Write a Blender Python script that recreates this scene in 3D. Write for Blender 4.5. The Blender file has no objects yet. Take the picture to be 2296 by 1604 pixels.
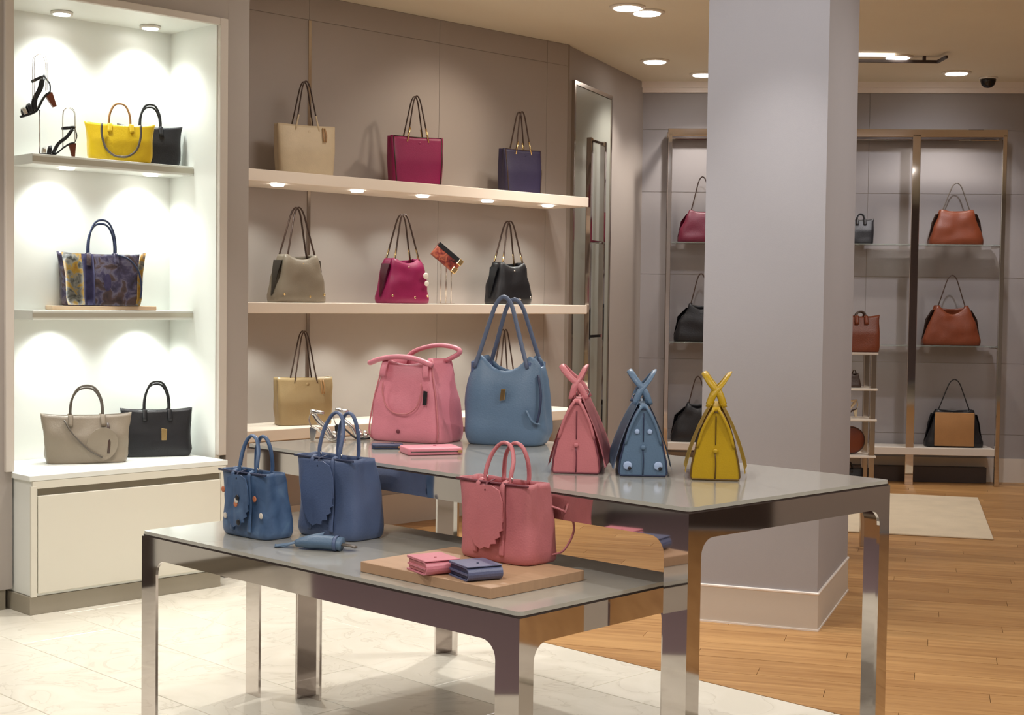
import bpy, bmesh, math, random
from mathutils import Vector, Matrix, noise
random.seed(7)
SC = bpy.context.scene
COL = SC.collection
R2 = 2 ** .5
def rad(d): return math.radians(d)
# ------------------------------------------------------------------ camera
FPX, PITCH, ROLL, EYE = 3270.47, rad(2.33809618), rad(0.73899784), 1.5
fw = Vector((0, math.cos(PITCH), -math.sin(PITCH)))
_r = Vector((1, 0, 0)); _u = _r.cross(fw)
cr = math.cos(ROLL) * _r + math.sin(ROLL) * _u
cu = -math.sin(ROLL) * _r + math.cos(ROLL) * _u
cam = bpy.data.cameras.new('camera'); camo = bpy.data.objects.new('camera', cam); COL.objects.link(camo)
M = Matrix.Identity(4)
for i in range(3):
    M[i][0] = cr[i]; M[i][1] = cu[i]; M[i][2] = -fw[i]
M[2][3] = EYE
camo.matrix_world = M
cam.sensor_width = 36; cam.sensor_fit = 'HORIZONTAL'; cam.lens = FPX / 2296 * 36
cam.clip_start = .05; cam.clip_end = 100
SC.camera = camo
vs = SC.view_settings
vs.view_transform = 'Standard'; vs.look = 'None'; vs.exposure = 0.0; vs.gamma = 1; vs.use_curve_mapping = False
# ------------------------------------------------------------------ world
w = bpy.data.worlds.new('world'); SC.world = w; w.use_nodes = True
w.node_tree.nodes['Background'].inputs[0].default_value = (.8, .75, .7, 1)
w.node_tree.nodes['Background'].inputs[1].default_value = .15
# ------------------------------------------------------------------ lights
def E(t, o, z=0.0): return Vector(((t - o) / R2, (t + o) / R2, z))
def spot(loc, tgt, W, ang=80, blend=.6, rad_=.04, col=(1, .93, .84)):
    l = bpy.data.lights.new('spot_lamp', 'SPOT'); l.energy = W; l.spot_size = rad(ang); l.spot_blend = blend
    l.shadow_soft_size = rad_; l.color = col
    o = bpy.data.objects.new('spot_lamp', l); COL.objects.link(o); o.location = loc
    d = Vector(tgt) - Vector(loc); o.rotation_euler = d.to_track_quat('-Z', 'Y').to_euler()
def area(loc, tgt, W, sx, sy, col=(1, .93, .84)):
    l = bpy.data.lights.new('fill_lamp', 'AREA'); l.energy = W; l.shape = 'RECTANGLE'; l.size = sx; l.size_y = sy; l.color = col
    o = bpy.data.objects.new('fill_lamp', l); COL.objects.link(o); o.location = loc
    d = Vector(tgt) - Vector(loc); o.rotation_euler = d.to_track_quat('-Z', 'Y').to_euler()
CH = 3.35
WARM = (1, .86, .70); NEUT = (1, .965, .925); COOL = (.94, 1, .975)
# fill lamps added under the ceiling out of view, no real fittings
for x, y in ((-1.5, 1.2), (1.5, 1.2), (3.6, 3.2), (0, -1.8)):
    area((x, y, CH - .03), (x, y, 0), 34, 1.2, 1.2, NEUT)
area((3.2, 6.6, CH - .03), (3.2, 6.6, 0), 44, 1.0, 1.0, NEUT)
area((-.2, 7.7, CH - .03), (-.2, 7.7, 0), 14, .6, .6, NEUT)
area((-3.4, 4.6, CH - .03), (-3.4, 4.6, 0), 45, 1.0, 1.0, NEUT)
# ceiling spots on the marble, tables and pillar
spot((-2.0, 5.9, CH - .05), (-1.8, 5.9, 0), 105, 80, .6, .03, NEUT)
spot((-1.2, 6.9, CH - .05), (-1.1, 6.3, 0), 120, 80, .6, .03, NEUT)
spot((.0, 6.9, CH - .05), (-.1, 5.9, 0), 170, 85, .6, .03, NEUT)
spot((1.1, 6.3, CH - .05), (.9, 5.6, 0), 90, 80, .6, .03, NEUT)
spot((1.9, 3.2, CH - .05), (.6, 4.6, .9), 110, 60, .7, .06, NEUT)
spot((-.8, 3.0, CH - .05), (-.3, 4.5, .8), 120, 60, .7, .06, NEUT)
spot((.7, 4.9, CH - .05), (1.2, 6.7, 2.3), 90, 60, .8, .06, (.93, .95, 1))
# display niche
for t in (3.59, 4.09):
    spot(E(t, 6.78, 2.86), E(t, 6.86, 1.9), 22, 125, 1.0, .05, COOL)
    spot(E(t, 6.82, 2.10), E(t, 6.88, 1.2), 17, 135, 1.0, .05, COOL)
    spot(E(t, 6.82, 1.34), E(t, 6.86, .6), 17, 135, 1.0, .05, COOL)
# shelves on the panelled wall
for t in (5.03, 5.62, 6.15, 6.72, 7.30):
    spot(E(t, 6.99, 2.13), E(t, 7.1, 1.3), 11, 110, .6, .03, (.95, 1, .93))
    spot(E(t, 6.99, 1.385), E(t, 7.08, .6), 13, 110, .6, .03, (.95, 1, .93))
# ceiling downlights in view
DL = [(.70, 9.30), (.84, 9.46), (1.075, 11.37), (1.533, 12.0), (2.869, 11.04), (3.525, 11.75)]
for x, y in DL:
    spot((x, y, CH - .06), (x, y + .15, 0), 50, 110, .7, .05, (1, .92, .84))
spot((3.3, 10.4, CH - .06), (3.4, 12.3, 1.6), 72, 80, .8, .05, (.95, .94, 1))  # these spots aim at the far and shelf walls, without fittings
spot((1.4, 10.2, CH - .06), (1.3, 12.3, 1.6), 50, 80, .8, .05, (.95, .94, 1))
spot((.2, 9.2, CH - .06), (-.6, 9.8, 1.9), 30, 90, .9, .05, WARM)

# ------------------------------------------------------------------ materials
def lin(c):
    return tuple(((v / 255) / 12.92 if v / 255 <= .04045 else ((v / 255 + .055) / 1.055) ** 2.4) for v in c)
def mat(name, rgb, rough=.5, metal=0.0, bump=0.0, bscale=60, var=0.0, vscale=6, spec=.5, coat=0.0, detail=4, stretch=None):
    m = bpy.data.materials.new(name); m.use_nodes = True
    nt = m.node_tree; b = nt.nodes['Principled BSDF']
    c = lin(rgb)
    b.inputs['Base Color'].default_value = (*c, 1)
    b.inputs['Roughness'].default_value = rough; b.inputs['Metallic'].default_value = metal
    b.inputs['Specular IOR Level'].default_value = spec
    if coat: b.inputs['Coat Weight'].default_value = coat; b.inputs['Coat Roughness'].default_value = .15
    tc = nt.nodes.new('ShaderNodeTexCoord'); mp = nt.nodes.new('ShaderNodeMapping')
    nt.links.new(tc.outputs['Object'], mp.inputs[0])
    if stretch: mp.inputs['Scale'].default_value = stretch
    if var:
        n = nt.nodes.new('ShaderNodeTexNoise'); n.inputs['Scale'].default_value = vscale; n.inputs['Detail'].default_value = detail
        nt.links.new(mp.outputs[0], n.inputs['Vector'])
        r = nt.nodes.new('ShaderNodeValToRGB')
        r.color_ramp.elements[0].position = .3; r.color_ramp.elements[1].position = .7
        r.color_ramp.elements[0].color = (*[v * (1 - var) for v in c], 1)
        r.color_ramp.elements[1].color = (*[min(1, v * (1 + var)) for v in c], 1)
        nt.links.new(n.outputs[0], r.inputs[0]); nt.links.new(r.outputs[0], b.inputs['Base Color'])
    if bump:
        n = nt.nodes.new('ShaderNodeTexNoise'); n.inputs['Scale'].default_value = bscale; n.inputs['Detail'].default_value = 3
        nt.links.new(mp.outputs[0], n.inputs['Vector'])
        bp = nt.nodes.new('ShaderNodeBump'); bp.inputs['Strength'].default_value = bump; bp.inputs['Distance'].default_value = .004
        nt.links.new(n.outputs[0], bp.inputs['Height']); nt.links.new(bp.outputs[0], b.inputs['Normal'])
    return m
def emit(name, col, s):
    m = bpy.data.materials.new(name); m.use_nodes = True; nt = m.node_tree; b = nt.nodes['Principled BSDF']
    b.inputs['Emission Color'].default_value = (*col, 1); b.inputs['Emission Strength'].default_value = s
    b.inputs['Base Color'].default_value = (.8, .8, .8, 1)
    return m
def leather(name, rgb, rough=.42, var=.06): return mat(name, rgb, rough, bump=.25, bscale=180, var=var, vscale=9, spec=.45)
m_wall = mat('taupe_paint', (170, 161, 154), .75, bump=.05, bscale=220, var=.02, vscale=2)
m_wallp = mat('taupe_panel_paint', (172, 162, 155), .6, bump=.04, bscale=200, var=.02, vscale=2)
m_far = mat('cool_grey_wall', (152, 147, 147), .5, bump=.05, bscale=200, var=.04, vscale=1.5)
m_ceil = mat('cream_ceiling', (232, 224, 204), .8, var=.02, vscale=1)
m_white = mat('white_lacquer', (236, 238, 232), .35, spec=.4)
m_cream = mat('cream_lacquer', (226, 222, 208), .4, spec=.4)
m_shelf = mat('cream_shelf', (250, 238, 224), .45)
m_plinth = mat('greige_plinth', (158, 150, 134), .5)
m_groove = mat('shadow_groove', (120, 112, 95), .6)
m_joint = mat('panel_joint', (148, 138, 128), .8)
m_chrome = mat('polished_chrome', (215, 208, 204), .045, 1.0)
m_chrome2 = mat('brushed_nickel', (200, 190, 180), .2, 1.0)
m_dark = mat('dark_brown', (60, 48, 44), .5)
m_base = mat('skirting_paint', (206, 197, 187), .5)
m_baset = mat('skirting_bead', (240, 232, 226), .4)
m_pill = mat('pillar_paint', (168, 165, 169), .8, bump=.08, bscale=300, var=.015, vscale=3)
m_top = mat('back_painted_glass', (176, 174, 166), .10, spec=.6, coat=.6, var=.01)
m_back = mat('mauve_brown_wall', (120, 104, 104), .7, var=.1, vscale=.7)
m_board = mat('tan_riser_board', (176, 142, 112), .55, var=.06, vscale=4, stretch=(1, 12, 1), bump=.05)
m_rug = mat('beige_rug', (212, 198, 174), .95, bump=.5, bscale=150, var=.06, vscale=5)
m_glow = emit('lamp_glow', (1, .96, .9), 14)
m_trimw = mat('white_fitting', (235, 228, 218), .4)
m_gold = mat('pale_gold_metal', (226, 196, 140), .25, 1.0)
m_silver = mat('silver_metal', (214, 210, 205), .2, 1.0)
m_glass = bpy.data.materials.new('shelf_glass'); m_glass.use_nodes = True
_b = m_glass.node_tree.nodes['Principled BSDF']
_b.inputs['Base Color'].default_value = (.85, .95, .92, 1); _b.inputs['Transmission Weight'].default_value = .92
_b.inputs['Roughness'].default_value = .03; _b.inputs['IOR'].default_value = 1.3
m_mirror = mat('smoked_mirror', (172, 174, 164), .28, .2)

def marble():
    m = mat('cream_marble', (232, 226, 210), .16, spec=.5)
    nt = m.node_tree; b = nt.nodes['Principled BSDF']
    tc = nt.nodes.new('ShaderNodeTexCoord'); oi = nt.nodes.new('ShaderNodeObjectInfo')
    ad = nt.nodes.new('ShaderNodeVectorMath'); ad.operation = 'ADD'
    sc = nt.nodes.new('ShaderNodeVectorMath'); sc.operation = 'SCALE'; sc.inputs['Scale'].default_value = 1
    cb = nt.nodes.new('ShaderNodeCombineXYZ')
    ml = nt.nodes.new('ShaderNodeMath'); ml.operation = 'MULTIPLY'; ml.inputs[1].default_value = 40
    nt.links.new(oi.outputs['Random'], ml.inputs[0]); nt.links.new(ml.outputs[0], cb.inputs[2])
    nt.links.new(tc.outputs['Object'], ad.inputs[0]); nt.links.new(cb.outputs[0], ad.inputs[1])
    n = nt.nodes.new('ShaderNodeTexNoise'); n.inputs['Scale'].default_value = 3; n.inputs['Detail'].default_value = 8; n.inputs['Distortion'].default_value = 1.2
    nt.links.new(ad.outputs[0], n.inputs['Vector'])
    r = nt.nodes.new('ShaderNodeValToRGB'); e = r.color_ramp.elements
    e[0].position = .35; e[0].color = (*lin((228, 223, 208)), 1); e[1].position = .62; e[1].color = (*lin((236, 231, 217)), 1)
    k = e.new(.49); k.color = (*lin((232, 227, 213)), 1)
    k = e.new(.5); k.color = (*lin((216, 210, 195)), 1)
    k = e.new(.515); k.color = (*lin((229, 224, 209)), 1)
    nt.links.new(n.outputs[0], r.inputs[0]); nt.links.new(r.outputs[0], b.inputs['Base Color'])
    return m
m_marble = marble()
m_grout = mat('marble_grout', (176, 168, 152), .7)
def oak():
    m = mat('honey_oak', (190, 132, 78), .38, spec=.4)
    nt = m.node_tree; b = nt.nodes['Principled BSDF']
    tc = nt.nodes.new('ShaderNodeTexCoord'); oi = nt.nodes.new('ShaderNodeObjectInfo')
    cb = nt.nodes.new('ShaderNodeCombineXYZ'); ml = nt.nodes.new('ShaderNodeMath'); ml.operation = 'MULTIPLY'; ml.inputs[1].default_value = 50
    nt.links.new(oi.outputs['Random'], ml.inputs[0]); nt.links.new(ml.outputs[0], cb.inputs[2])
    ad = nt.nodes.new('ShaderNodeVectorMath'); ad.operation = 'ADD'
    mp = nt.nodes.new('ShaderNodeMapping'); mp.inputs['Scale'].default_value = (1.6, 22, 1)
    nt.links.new(tc.outputs['Object'], mp.inputs[0]); nt.links.new(mp.outputs[0], ad.inputs[0]); nt.links.new(cb.outputs[0], ad.inputs[1])
    n = nt.nodes.new('ShaderNodeTexNoise'); n.inputs['Scale'].default_value = 1.3; n.inputs['Detail'].default_value = 5
    nt.links.new(ad.outputs[0], n.inputs['Vector'])
    mx = nt.nodes.new('ShaderNodeMath'); mx.operation = 'ADD'
    m2 = nt.nodes.new('ShaderNodeMath'); m2.operation = 'MULTIPLY'; m2.inputs[1].default_value = .3
    nt.links.new(oi.outputs['Random'], m2.inputs[0]); nt.links.new(n.outputs[0], mx.inputs[0]); nt.links.new(m2.outputs[0], mx.inputs[1])
    r = nt.nodes.new('ShaderNodeValToRGB'); e = r.color_ramp.elements
    e[0].position = .35; e[0].color = (*lin((156, 112, 66)), 1); e[1].position = .95; e[1].color = (*lin((200, 156, 102)), 1)
    nt.links.new(mx.outputs[0], r.inputs[0]); nt.links.new(r.outputs[0], b.inputs['Base Color'])
    return m
m_oak = oak()
def ramp_tex(name, kind, scale, stops, rough=.4, mapping=(1, 1, 1), bump=.3):
    m = bpy.data.materials.new(name); m.use_nodes = True; nt = m.node_tree; b = nt.nodes['Principled BSDF']
    b.inputs['Roughness'].default_value = rough
    tc = nt.nodes.new('ShaderNodeTexCoord'); mp = nt.nodes.new('ShaderNodeMapping'); mp.inputs['Scale'].default_value = mapping
    nt.links.new(tc.outputs['Object'], mp.inputs[0])
    if kind == 'vor':
        n = nt.nodes.new('ShaderNodeTexVoronoi'); out = n.outputs['Color']
    else:
        n = nt.nodes.new('ShaderNodeTexNoise'); n.inputs['Detail'].default_value = 4; n.inputs['Distortion'].default_value = .5; out = n.outputs[0]
    n.inputs['Scale'].default_value = scale; nt.links.new(mp.outputs[0], n.inputs['Vector'])
    r = nt.nodes.new('ShaderNodeValToRGB'); r.color_ramp.interpolation = 'LINEAR'
    els = r.color_ramp.elements
    els[0].position = stops[0][0]; els[0].color = (*lin(stops[0][1]), 1)
    els[1].position = stops[-1][0]; els[1].color = (*lin(stops[-1][1]), 1)
    for p, c in stops[1:-1]:
        k = els.new(p); k.color = (*lin(c), 1)
    nt.links.new(out, r.inputs[0]); nt.links.new(r.outputs[0], b.inputs['Base Color'])
    bp = nt.nodes.new('ShaderNodeBump'); bp.inputs['Strength'].default_value = bump; bp.inputs['Distance'].default_value = .003
    nt.links.new(out, bp.inputs['Height']); nt.links.new(bp.outputs[0], b.inputs['Normal'])
    return m
m_snake = ramp_tex('purple_snake_print', 'noise', 17, [(.3, (34, 28, 42)), (.42, (60, 54, 84)), (.5, (100, 96, 116)), (.56, (78, 60, 60)), (.7, (46, 36, 42))])
m_snakey = ramp_tex('yellow_snake_print', 'noise', 22, [(.32, (70, 68, 62)), (.44, (150, 146, 136)), (.5, (186, 148, 60)), (.62, (172, 126, 44)), (.72, (84, 78, 70))])
m_snakep = ramp_tex('violet_snake_print', 'noise', 20, [(.3, (46, 42, 84)), (.5, (68, 64, 102)), (.7, (48, 44, 78))])
m_wall_red = ramp_tex('red_brown_snake_print', 'noise', 26, [(.32, (50, 24, 26)), (.46, (130, 50, 46)), (.56, (176, 96, 70)), (.7, (96, 40, 44))])

# ------------------------------------------------------------------ object helpers
def link(o, parent=None):
    COL.objects.link(o)
    if parent is not None: o.parent = parent
    return o
def mk(name, bm, m, parent=None, smooth=False, loc=None, rz=0.0):
    me = bpy.data.meshes.new(name)
    bmesh.ops.recalc_face_normals(bm, faces=bm.faces)
    bm.to_mesh(me); bm.free()
    if smooth:
        for p in me.polygons: p.use_smooth = True
    me.materials.append(m)
    o = bpy.data.objects.new(name, me); link(o, parent)
    if loc is not None: o.location = loc
    o.rotation_euler = (0, 0, rz)
    return o
def thing(name, label, cat, loc=(0, 0, 0), rz=0.0, group=None):
    o = bpy.data.objects.new(name, None); link(o); o.empty_display_size = .1
    o.location = loc; o.rotation_euler = (0, 0, rz); o['label'] = label; o['category'] = cat
    if group: o['group'] = group
    return o
def struct(o, label=None, cat=None):
    o['kind'] = 'structure'
    if label: o['label'] = label
    if cat: o['category'] = cat
    return o
def tag(o, label, cat, group=None):
    o['label'] = label; o['category'] = cat
    if group: o['group'] = group
    return o
def box(bm, x0, x1, y0, y1, z0, z1, T=None):
    vs_ = [bm.verts.new((x, y, z)) for x in (x0, x1) for y in (y0, y1) for z in (z0, z1)]
    for f in ((0, 1, 3, 2), (4, 6, 7, 5), (0, 4, 5, 1), (2, 3, 7, 6), (0, 2, 6, 4), (1, 5, 7, 3)):
        bm.faces.new([vs_[i] for i in f])
    if T is not None:
        for v in vs_: v.co = T @ v.co
    return vs_
def bev(bm, w_, seg=2):
    bmesh.ops.recalc_face_normals(bm, faces=bm.faces)
    ed = [e for e in bm.edges if len(e.link_faces) == 2 and e.calc_face_angle(0) > rad(30)]
    bmesh.ops.bevel(bm, geom=ed, offset=w_, segments=seg, profile=.5, affect='EDGES')
def boxm(name, x0, x1, y0, y1, z0, z1, m, parent=None, bv=0.0, loc=None, rz=0.0):
    bm = bmesh.new(); box(bm, x0, x1, y0, y1, z0, z1)
    if bv: bev(bm, bv)
    return mk(name, bm, m, parent, loc=loc, rz=rz)
def prism(bm, pts, z0, z1):
    a = [bm.verts.new((p[0], p[1], z0)) for p in pts]; b = [bm.verts.new((p[0], p[1], z1)) for p in pts]
    bm.faces.new(a[::-1]); bm.faces.new(b)
    n = len(pts)
    for i in range(n): bm.faces.new((a[i], a[(i + 1) % n], b[(i + 1) % n], b[i]))
def catmull(P, n=6):
    P = [Vector(p) for p in P]
    if len(P) < 3: return P
    Q = [2 * P[0] - P[1]] + P + [2 * P[-1] - P[-2]]; out = []
    for i in range(1, len(Q) - 2):
        for k in range(n):
            t = k / n
            out.append(.5 * ((2 * Q[i]) + (-Q[i - 1] + Q[i + 1]) * t + (2 * Q[i - 1] - 5 * Q[i] + 4 * Q[i + 1] - Q[i + 2]) * t * t + (-Q[i - 1] + 3 * Q[i] - 3 * Q[i + 1] + Q[i + 2]) * t ** 3))
    out.append(P[-1]); return out
def sweep(bm, P, ra, rb, ref=(0, 1, 0), n=8, smooth=5, close=False):
    """strap / tube: ra = half width along ref, rb = half thickness"""
    if smooth: P = catmull(P, smooth)
    P = [Vector(p) for p in P]; ref = Vector(ref); rings = []
    N = len(P)
    for i, p in enumerate(P):
        if close: t = (P[(i + 1) % N] - P[i - 1]).normalized()
        else: t = (P[min(i + 1, N - 1)] - P[max(i - 1, 0)]).normalized()
        a = ref - t * ref.dot(t)
        if a.length < 1e-4: a = t.orthogonal()
        a.normalize(); b = t.cross(a)
        A = ra(i / (N - 1)) if callable(ra) else ra
        B = rb(i / (N - 1)) if callable(rb) else rb
        rings.append([bm.verts.new(p + a * A * math.cos(2 * math.pi * k / n) + b * B * math.sin(2 * math.pi * k / n)) for k in range(n)])
    m_ = N if close else N - 1
    for i in range(m_):
        r0, r1 = rings[i], rings[(i + 1) % N]
        for k in range(n): bm.faces.new((r0[k], r0[(k + 1) % n], r1[(k + 1) % n], r1[k]))
    if not close:
        bm.faces.new(rings[0][::-1]); bm.faces.new(rings[-1])
def lathe(bm, prof, n=16, c=(0, 0, 0)):
    rings = []
    for r, z in prof:
        rings.append([bm.verts.new((c[0] + r * math.cos(2 * math.pi * k / n), c[1] + r * math.sin(2 * math.pi * k / n), c[2] + z)) for k in range(n)])
    for a, b in zip(rings, rings[1:]):
        for k in range(n): bm.faces.new((a[k], a[(k + 1) % n], b[(k + 1) % n], b[k]))
    bm.faces.new(rings[0][::-1]); bm.faces.new(rings[-1])
def extr(bm, pts, y0, y1, T=None):
    """outline in x,z extruded in y"""
    a = [bm.verts.new((p[0], y0, p[1])) for p in pts]; b = [bm.verts.new((p[0], y1, p[1])) for p in pts]
    bm.faces.new(a); bm.faces.new(b[::-1]); n = len(pts)
    for i in range(n): bm.faces.new((a[i], b[i], b[(i + 1) % n], a[(i + 1) % n]))
    if T is not None:
        for v in a + b: v.co = T @ v.co
RZ45 = rad(45)
def wbox(name, t0, t1, o0, o1, z0, z1, m, parent=None, bv=0.0):
    """box aligned with the 45-degree shop walls; t along the wall, o depth"""
    c = E((t0 + t1) / 2, (o0 + o1) / 2, z0)
    return boxm(name, -(t1 - t0) / 2, (t1 - t0) / 2, -(o1 - o0) / 2, (o1 - o0) / 2, 0, z1 - z0, m, parent, bv, loc=c, rz=RZ45)
def wthing(name, label, cat, t, o, z=0.0, group=None): return thing(name, label, cat, E(t, o, z), RZ45, group)
def pix(x, y, z):
    d = fw + cr * (x - 1148) / FPX - cu * (y - 802) / FPX
    k = (z - EYE) / d.z
    return Vector((0, 0, EYE)) + d * k
def clip(poly, n, c):
    """keep the part with n.p <= c"""
    out = []
    for i in range(len(poly)):
        a, b = poly[i], poly[(i + 1) % len(poly)]
        da = n[0] * a[0] + n[1] * a[1] - c; db = n[0] * b[0] + n[1] * b[1] - c
        if da <= 0: out.append(a)
        if da * db < 0:
            k = da / (da - db); out.append((a[0] + (b[0] - a[0]) * k, a[1] + (b[1] - a[1]) * k))
    return out

# ================================================================== ROOM
BT = 4.57      # marble / oak boundary
BX0, BX1, BY0 = -6.0, 6.2, -4.0
KNEE = (.366, 10.690); CORNER = (1.09, 12.50); FARR = (BX1, 12.10)
NICHE_R, PIL_R, NO = 4.325, 4.49, 6.48
P_out = E(PIL_R, NO)
SB = bmesh.new()
prism(SB, [(BX0, BY0), (BX1, BY0), (BX1, 13), (BX0, 13)], -.12, -.022)
floor = struct(mk('floor', SB, m_grout), 'cream marble and honey oak shop floor')
# marble tiles
half = (.42, .84); nt_ = 0
tile_cache = {}
for i in range(0, 10):
    t1 = BT - .42 * i; t0 = t1 - .42
    if t1 < .6: break
    o = 1.2 + (.42 if i % 2 else 0)
    while o < 7.4:
        gx = .0016
        poly = [(t0 + gx, o + gx), (t1 - gx, o + gx), (t1 - gx, o + .84 - gx), (t0 + gx, o + .84 - gx)]
        if 'sq' not in tile_cache:
            b = bmesh.new(); prism(b, [(-.21 + gx, -.42 + gx), (.21 - gx, -.42 + gx), (.21 - gx, .42 - gx), (-.21 + gx, .42 - gx)], -.02, 0); bev(b, .0015, 1)
            tile_cache['sq'] = mk('tile', b, m_marble, floor); ob = tile_cache['sq']
        else:
            ob = tile_cache['sq'].copy(); link(ob, floor)
        ob.location = E((t0 + t1) / 2, o + .42); ob.rotation_euler = (0, 0, RZ45)
        o += .84
# the rest of the marble behind the camera, outside the picture
sb = bmesh.new(); prism(sb, [tuple(E(-8, -3)[:2]), tuple(E(BT, -3)[:2]), tuple(E(BT, 1.2)[:2]), tuple(E(-8, 1.2)[:2])], -.02, -.0005)
prism(sb, [tuple(E(-8, 1.2)[:2]), tuple(E(.37, 1.2)[:2]), tuple(E(.37, 8)[:2]), tuple(E(-8, 8)[:2])], -.02, -.0005)
mk('marble_field', sb, m_marble, floor)
cpt = bmesh.new(); prism(cpt, [(-5.9, -3.9), (-1.7, -3.9), (-1.75, 4.35), (-5.9, 4.75)], -.0004, .006)  # unseen mauve floor patch, added to be mirrored in the chrome tables
mk('unseen_mauve_field', cpt, mat('mauve_reflected_floor', (112, 94, 98), .95, bump=.4, bscale=150), floor)
# oak planks, parallel to the pillar front (-16 deg)
PA = rad(-16); pd = (math.cos(PA), math.sin(PA)); pn = (-math.sin(PA), math.cos(PA))
bn = (-1 / R2, -1 / R2)
def P2(a, b): return (a * pd[0] + b * pn[0], a * pd[1] + b * pn[1])
cnt = 0; rest = bmesh.new(); planks = []
PW, PL = .125, 1.5
for j in range(0, 84):
    b0 = 2.6 + j * PW; off = (j * .61) % PL
    for i in range(-6, 7):
        a0 = i * PL + off - PL
        poly = [P2(a0 + .001, b0 + .0008), P2(a0 + PL - .001, b0 + .0008), P2(a0 + PL - .001, b0 + PW - .0008), P2(a0 + .001, b0 + PW - .0008)]
        poly = clip(poly, bn, -BT - .004)
        if len(poly) < 3: continue
        for n_, c_ in (((1, 0), 6.1), ((0, 1), 12.9)): poly = clip(poly, n_, c_) if len(poly) >= 3 else poly
        if len(poly) < 3: continue
        cxm = sum(p[0] for p in poly) / len(poly); cym = sum(p[1] for p in poly) / len(poly)
        A = abs(sum(poly[k][0] * poly[(k + 1) % len(poly)][1] - poly[(k + 1) % len(poly)][0] * poly[k][1] for k in range(len(poly)))) / 2
        vis = cym > 4.6 and -.3 < cxm / cym < .45 and A > .004 and (-cxm + cym) / R2 < 7.5
        planks.append((vis, cym, poly, (cxm, cym)))
planks.sort(key=lambda p: (not p[0], p[1]))
for k, (vis, cym, poly, c) in enumerate(planks):
    if vis and k < 295:
        b = bmesh.new()
        ca, sa = math.cos(-PA), math.sin(-PA)
        loc_ = [((p[0] - c[0]) * ca - (p[1] - c[1]) * sa, (p[0] - c[0]) * sa + (p[1] - c[1]) * ca) for p in poly]
        prism(b, loc_, -.02, random.uniform(-.0006, 0))
        mk('plank', b, m_oak, floor, loc=(c[0], c[1], 0), rz=PA)
    else: prism(rest, poly, -.02, -.0006)
ro = mk('plank', rest, m_oak, floor); ro['kind'] = 'stuff'
# ceiling
cb_ = bmesh.new(); prism(cb_, [(BX0, BY0), (BX1, BY0), (BX1, 13), (BX0, 13)], CH, CH + .1)
struct(mk('ceiling', cb_, m_ceil), 'cream plaster ceiling with recessed lamps')
def wall_seg(name, a, b, z0, z1, th, m, label=None):
    a = Vector((a[0], a[1], 0)); b = Vector((b[0], b[1], 0)); d = (b - a); L = d.length; ang_ = math.atan2(d.y, d.x)
    bm = bmesh.new(); box(bm, 0, L, 0, th, z0, z1)
    o = mk(name, bm, m, loc=a, rz=ang_); return struct(o, label)
wall_seg('wall_rear', (BX1, BY0), (BX0, BY0), 0, CH, .1, m_back)
wall_seg('wall_left', (BX0, BY0), (BX0, 3.2), 0, CH, .1, m_wall)
wr = wall_seg('wall_right', (BX1, 12.2), (BX1, BY0), 0, CH, .1, m_wall)
boxm('unseen_dark_panel', 7.35, 8.0, -.02, -.001, .0, 1.3, m_dark, wr)  # unseen dark panel added for the black reflection in the table apron
# wall with the niche (front plane NO)
wn = thing('wall_niche_side', '', ''); del wn['label']; del wn['category']; struct(wn, 'taupe wall around the lit white display niche')
NL = 3.17
wbox('wall_panel', -.8, NL, NO, NO + .5, .10, CH, m_wall, wn)
wbox('wall_panel', NL, NICHE_R + .035, NO, NO + .5, 2.93, CH, m_wall, wn)
wbox('wall_panel', NICHE_R + .03, PIL_R, NO, 7.34, 0, CH, m_wall, wn)
wbox('wall_base', -.8, NL - .02, NO + .03, NO + .45, 0, .10, m_plinth, wn)
wbox('unseen_cabinet_front', -.6, NL - .35, NO - .02, NO - .001, .10, .66, m_white, wn)  # unseen white panel added for the cream reflections in the chrome
for tt_ in (.2, 1.1, 1.75, 2.3): wbox('unseen_dark_strip', tt_, tt_ + .11, NO - .024, NO - .0205, .0, 1.6, m_dark, wn)  # unseen dark strips added to break up the chrome reflections
wbox('unseen_dark_strip', NL - .33, NL - .22, NO - .02, NO - .001, .1, 2.6, m_dark, wn)
# niche lining
nl = thing('display_niche', 'lit white wall niche holding handbags and sandals at the left edge', 'niche', E(3.75, NO, 0), RZ45)
def nb(name, t0, t1, o0, o1, z0, z1, m, bv=0, par=None):
    return boxm(name, t0 - 3.75, t1 - 3.75, o0 - NO, o1 - NO, z0, z1, m, par or nl, bv)
nb('back_panel', NL - .1, NICHE_R + .02, 6.935, 6.97, .62, 2.93, m_white)
nb('side_panel', NICHE_R - .03, NICHE_R, NO + .012, 6.935, .62, 2.90, m_white)
nb('side_panel', NL - .08, NL - .05, NO + .02, 6.935, .62, 2.90, m_white)
nb('top_panel', NL - .05, NICHE_R, NO + .012, 6.935, 2.90, 2.925, m_white)
nb('frame_trim', NICHE_R - .025, NICHE_R + .022, NO - .018, NO + .012, .655, 2.93, m_base, .003)
nb('frame_trim', NL - .02, NICHE_R - .025, NO - .018, NO + .012, 2.895, 2.93, m_base, .003)
nb('frame_trim', NL - .04, NL + .003, NO - .018, NO + .012, .655, 2.93, m_base, .003)
for t in (3.59, 4.09):
    b = bmesh.new(); lathe(b, [(.055, 0), (.055, .012), (.04, .012)], 20, (t - 3.75, 6.80 - NO, 2.886)); mk('lamp_ring', b, m_trimw, nl, True)
    b = bmesh.new(); lathe(b, [(.042, 0), (.042, .004)], 20, (t - 3.75, 6.80 - NO, 2.883)); mk('lamp_glow', b, m_glow, nl)
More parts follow.
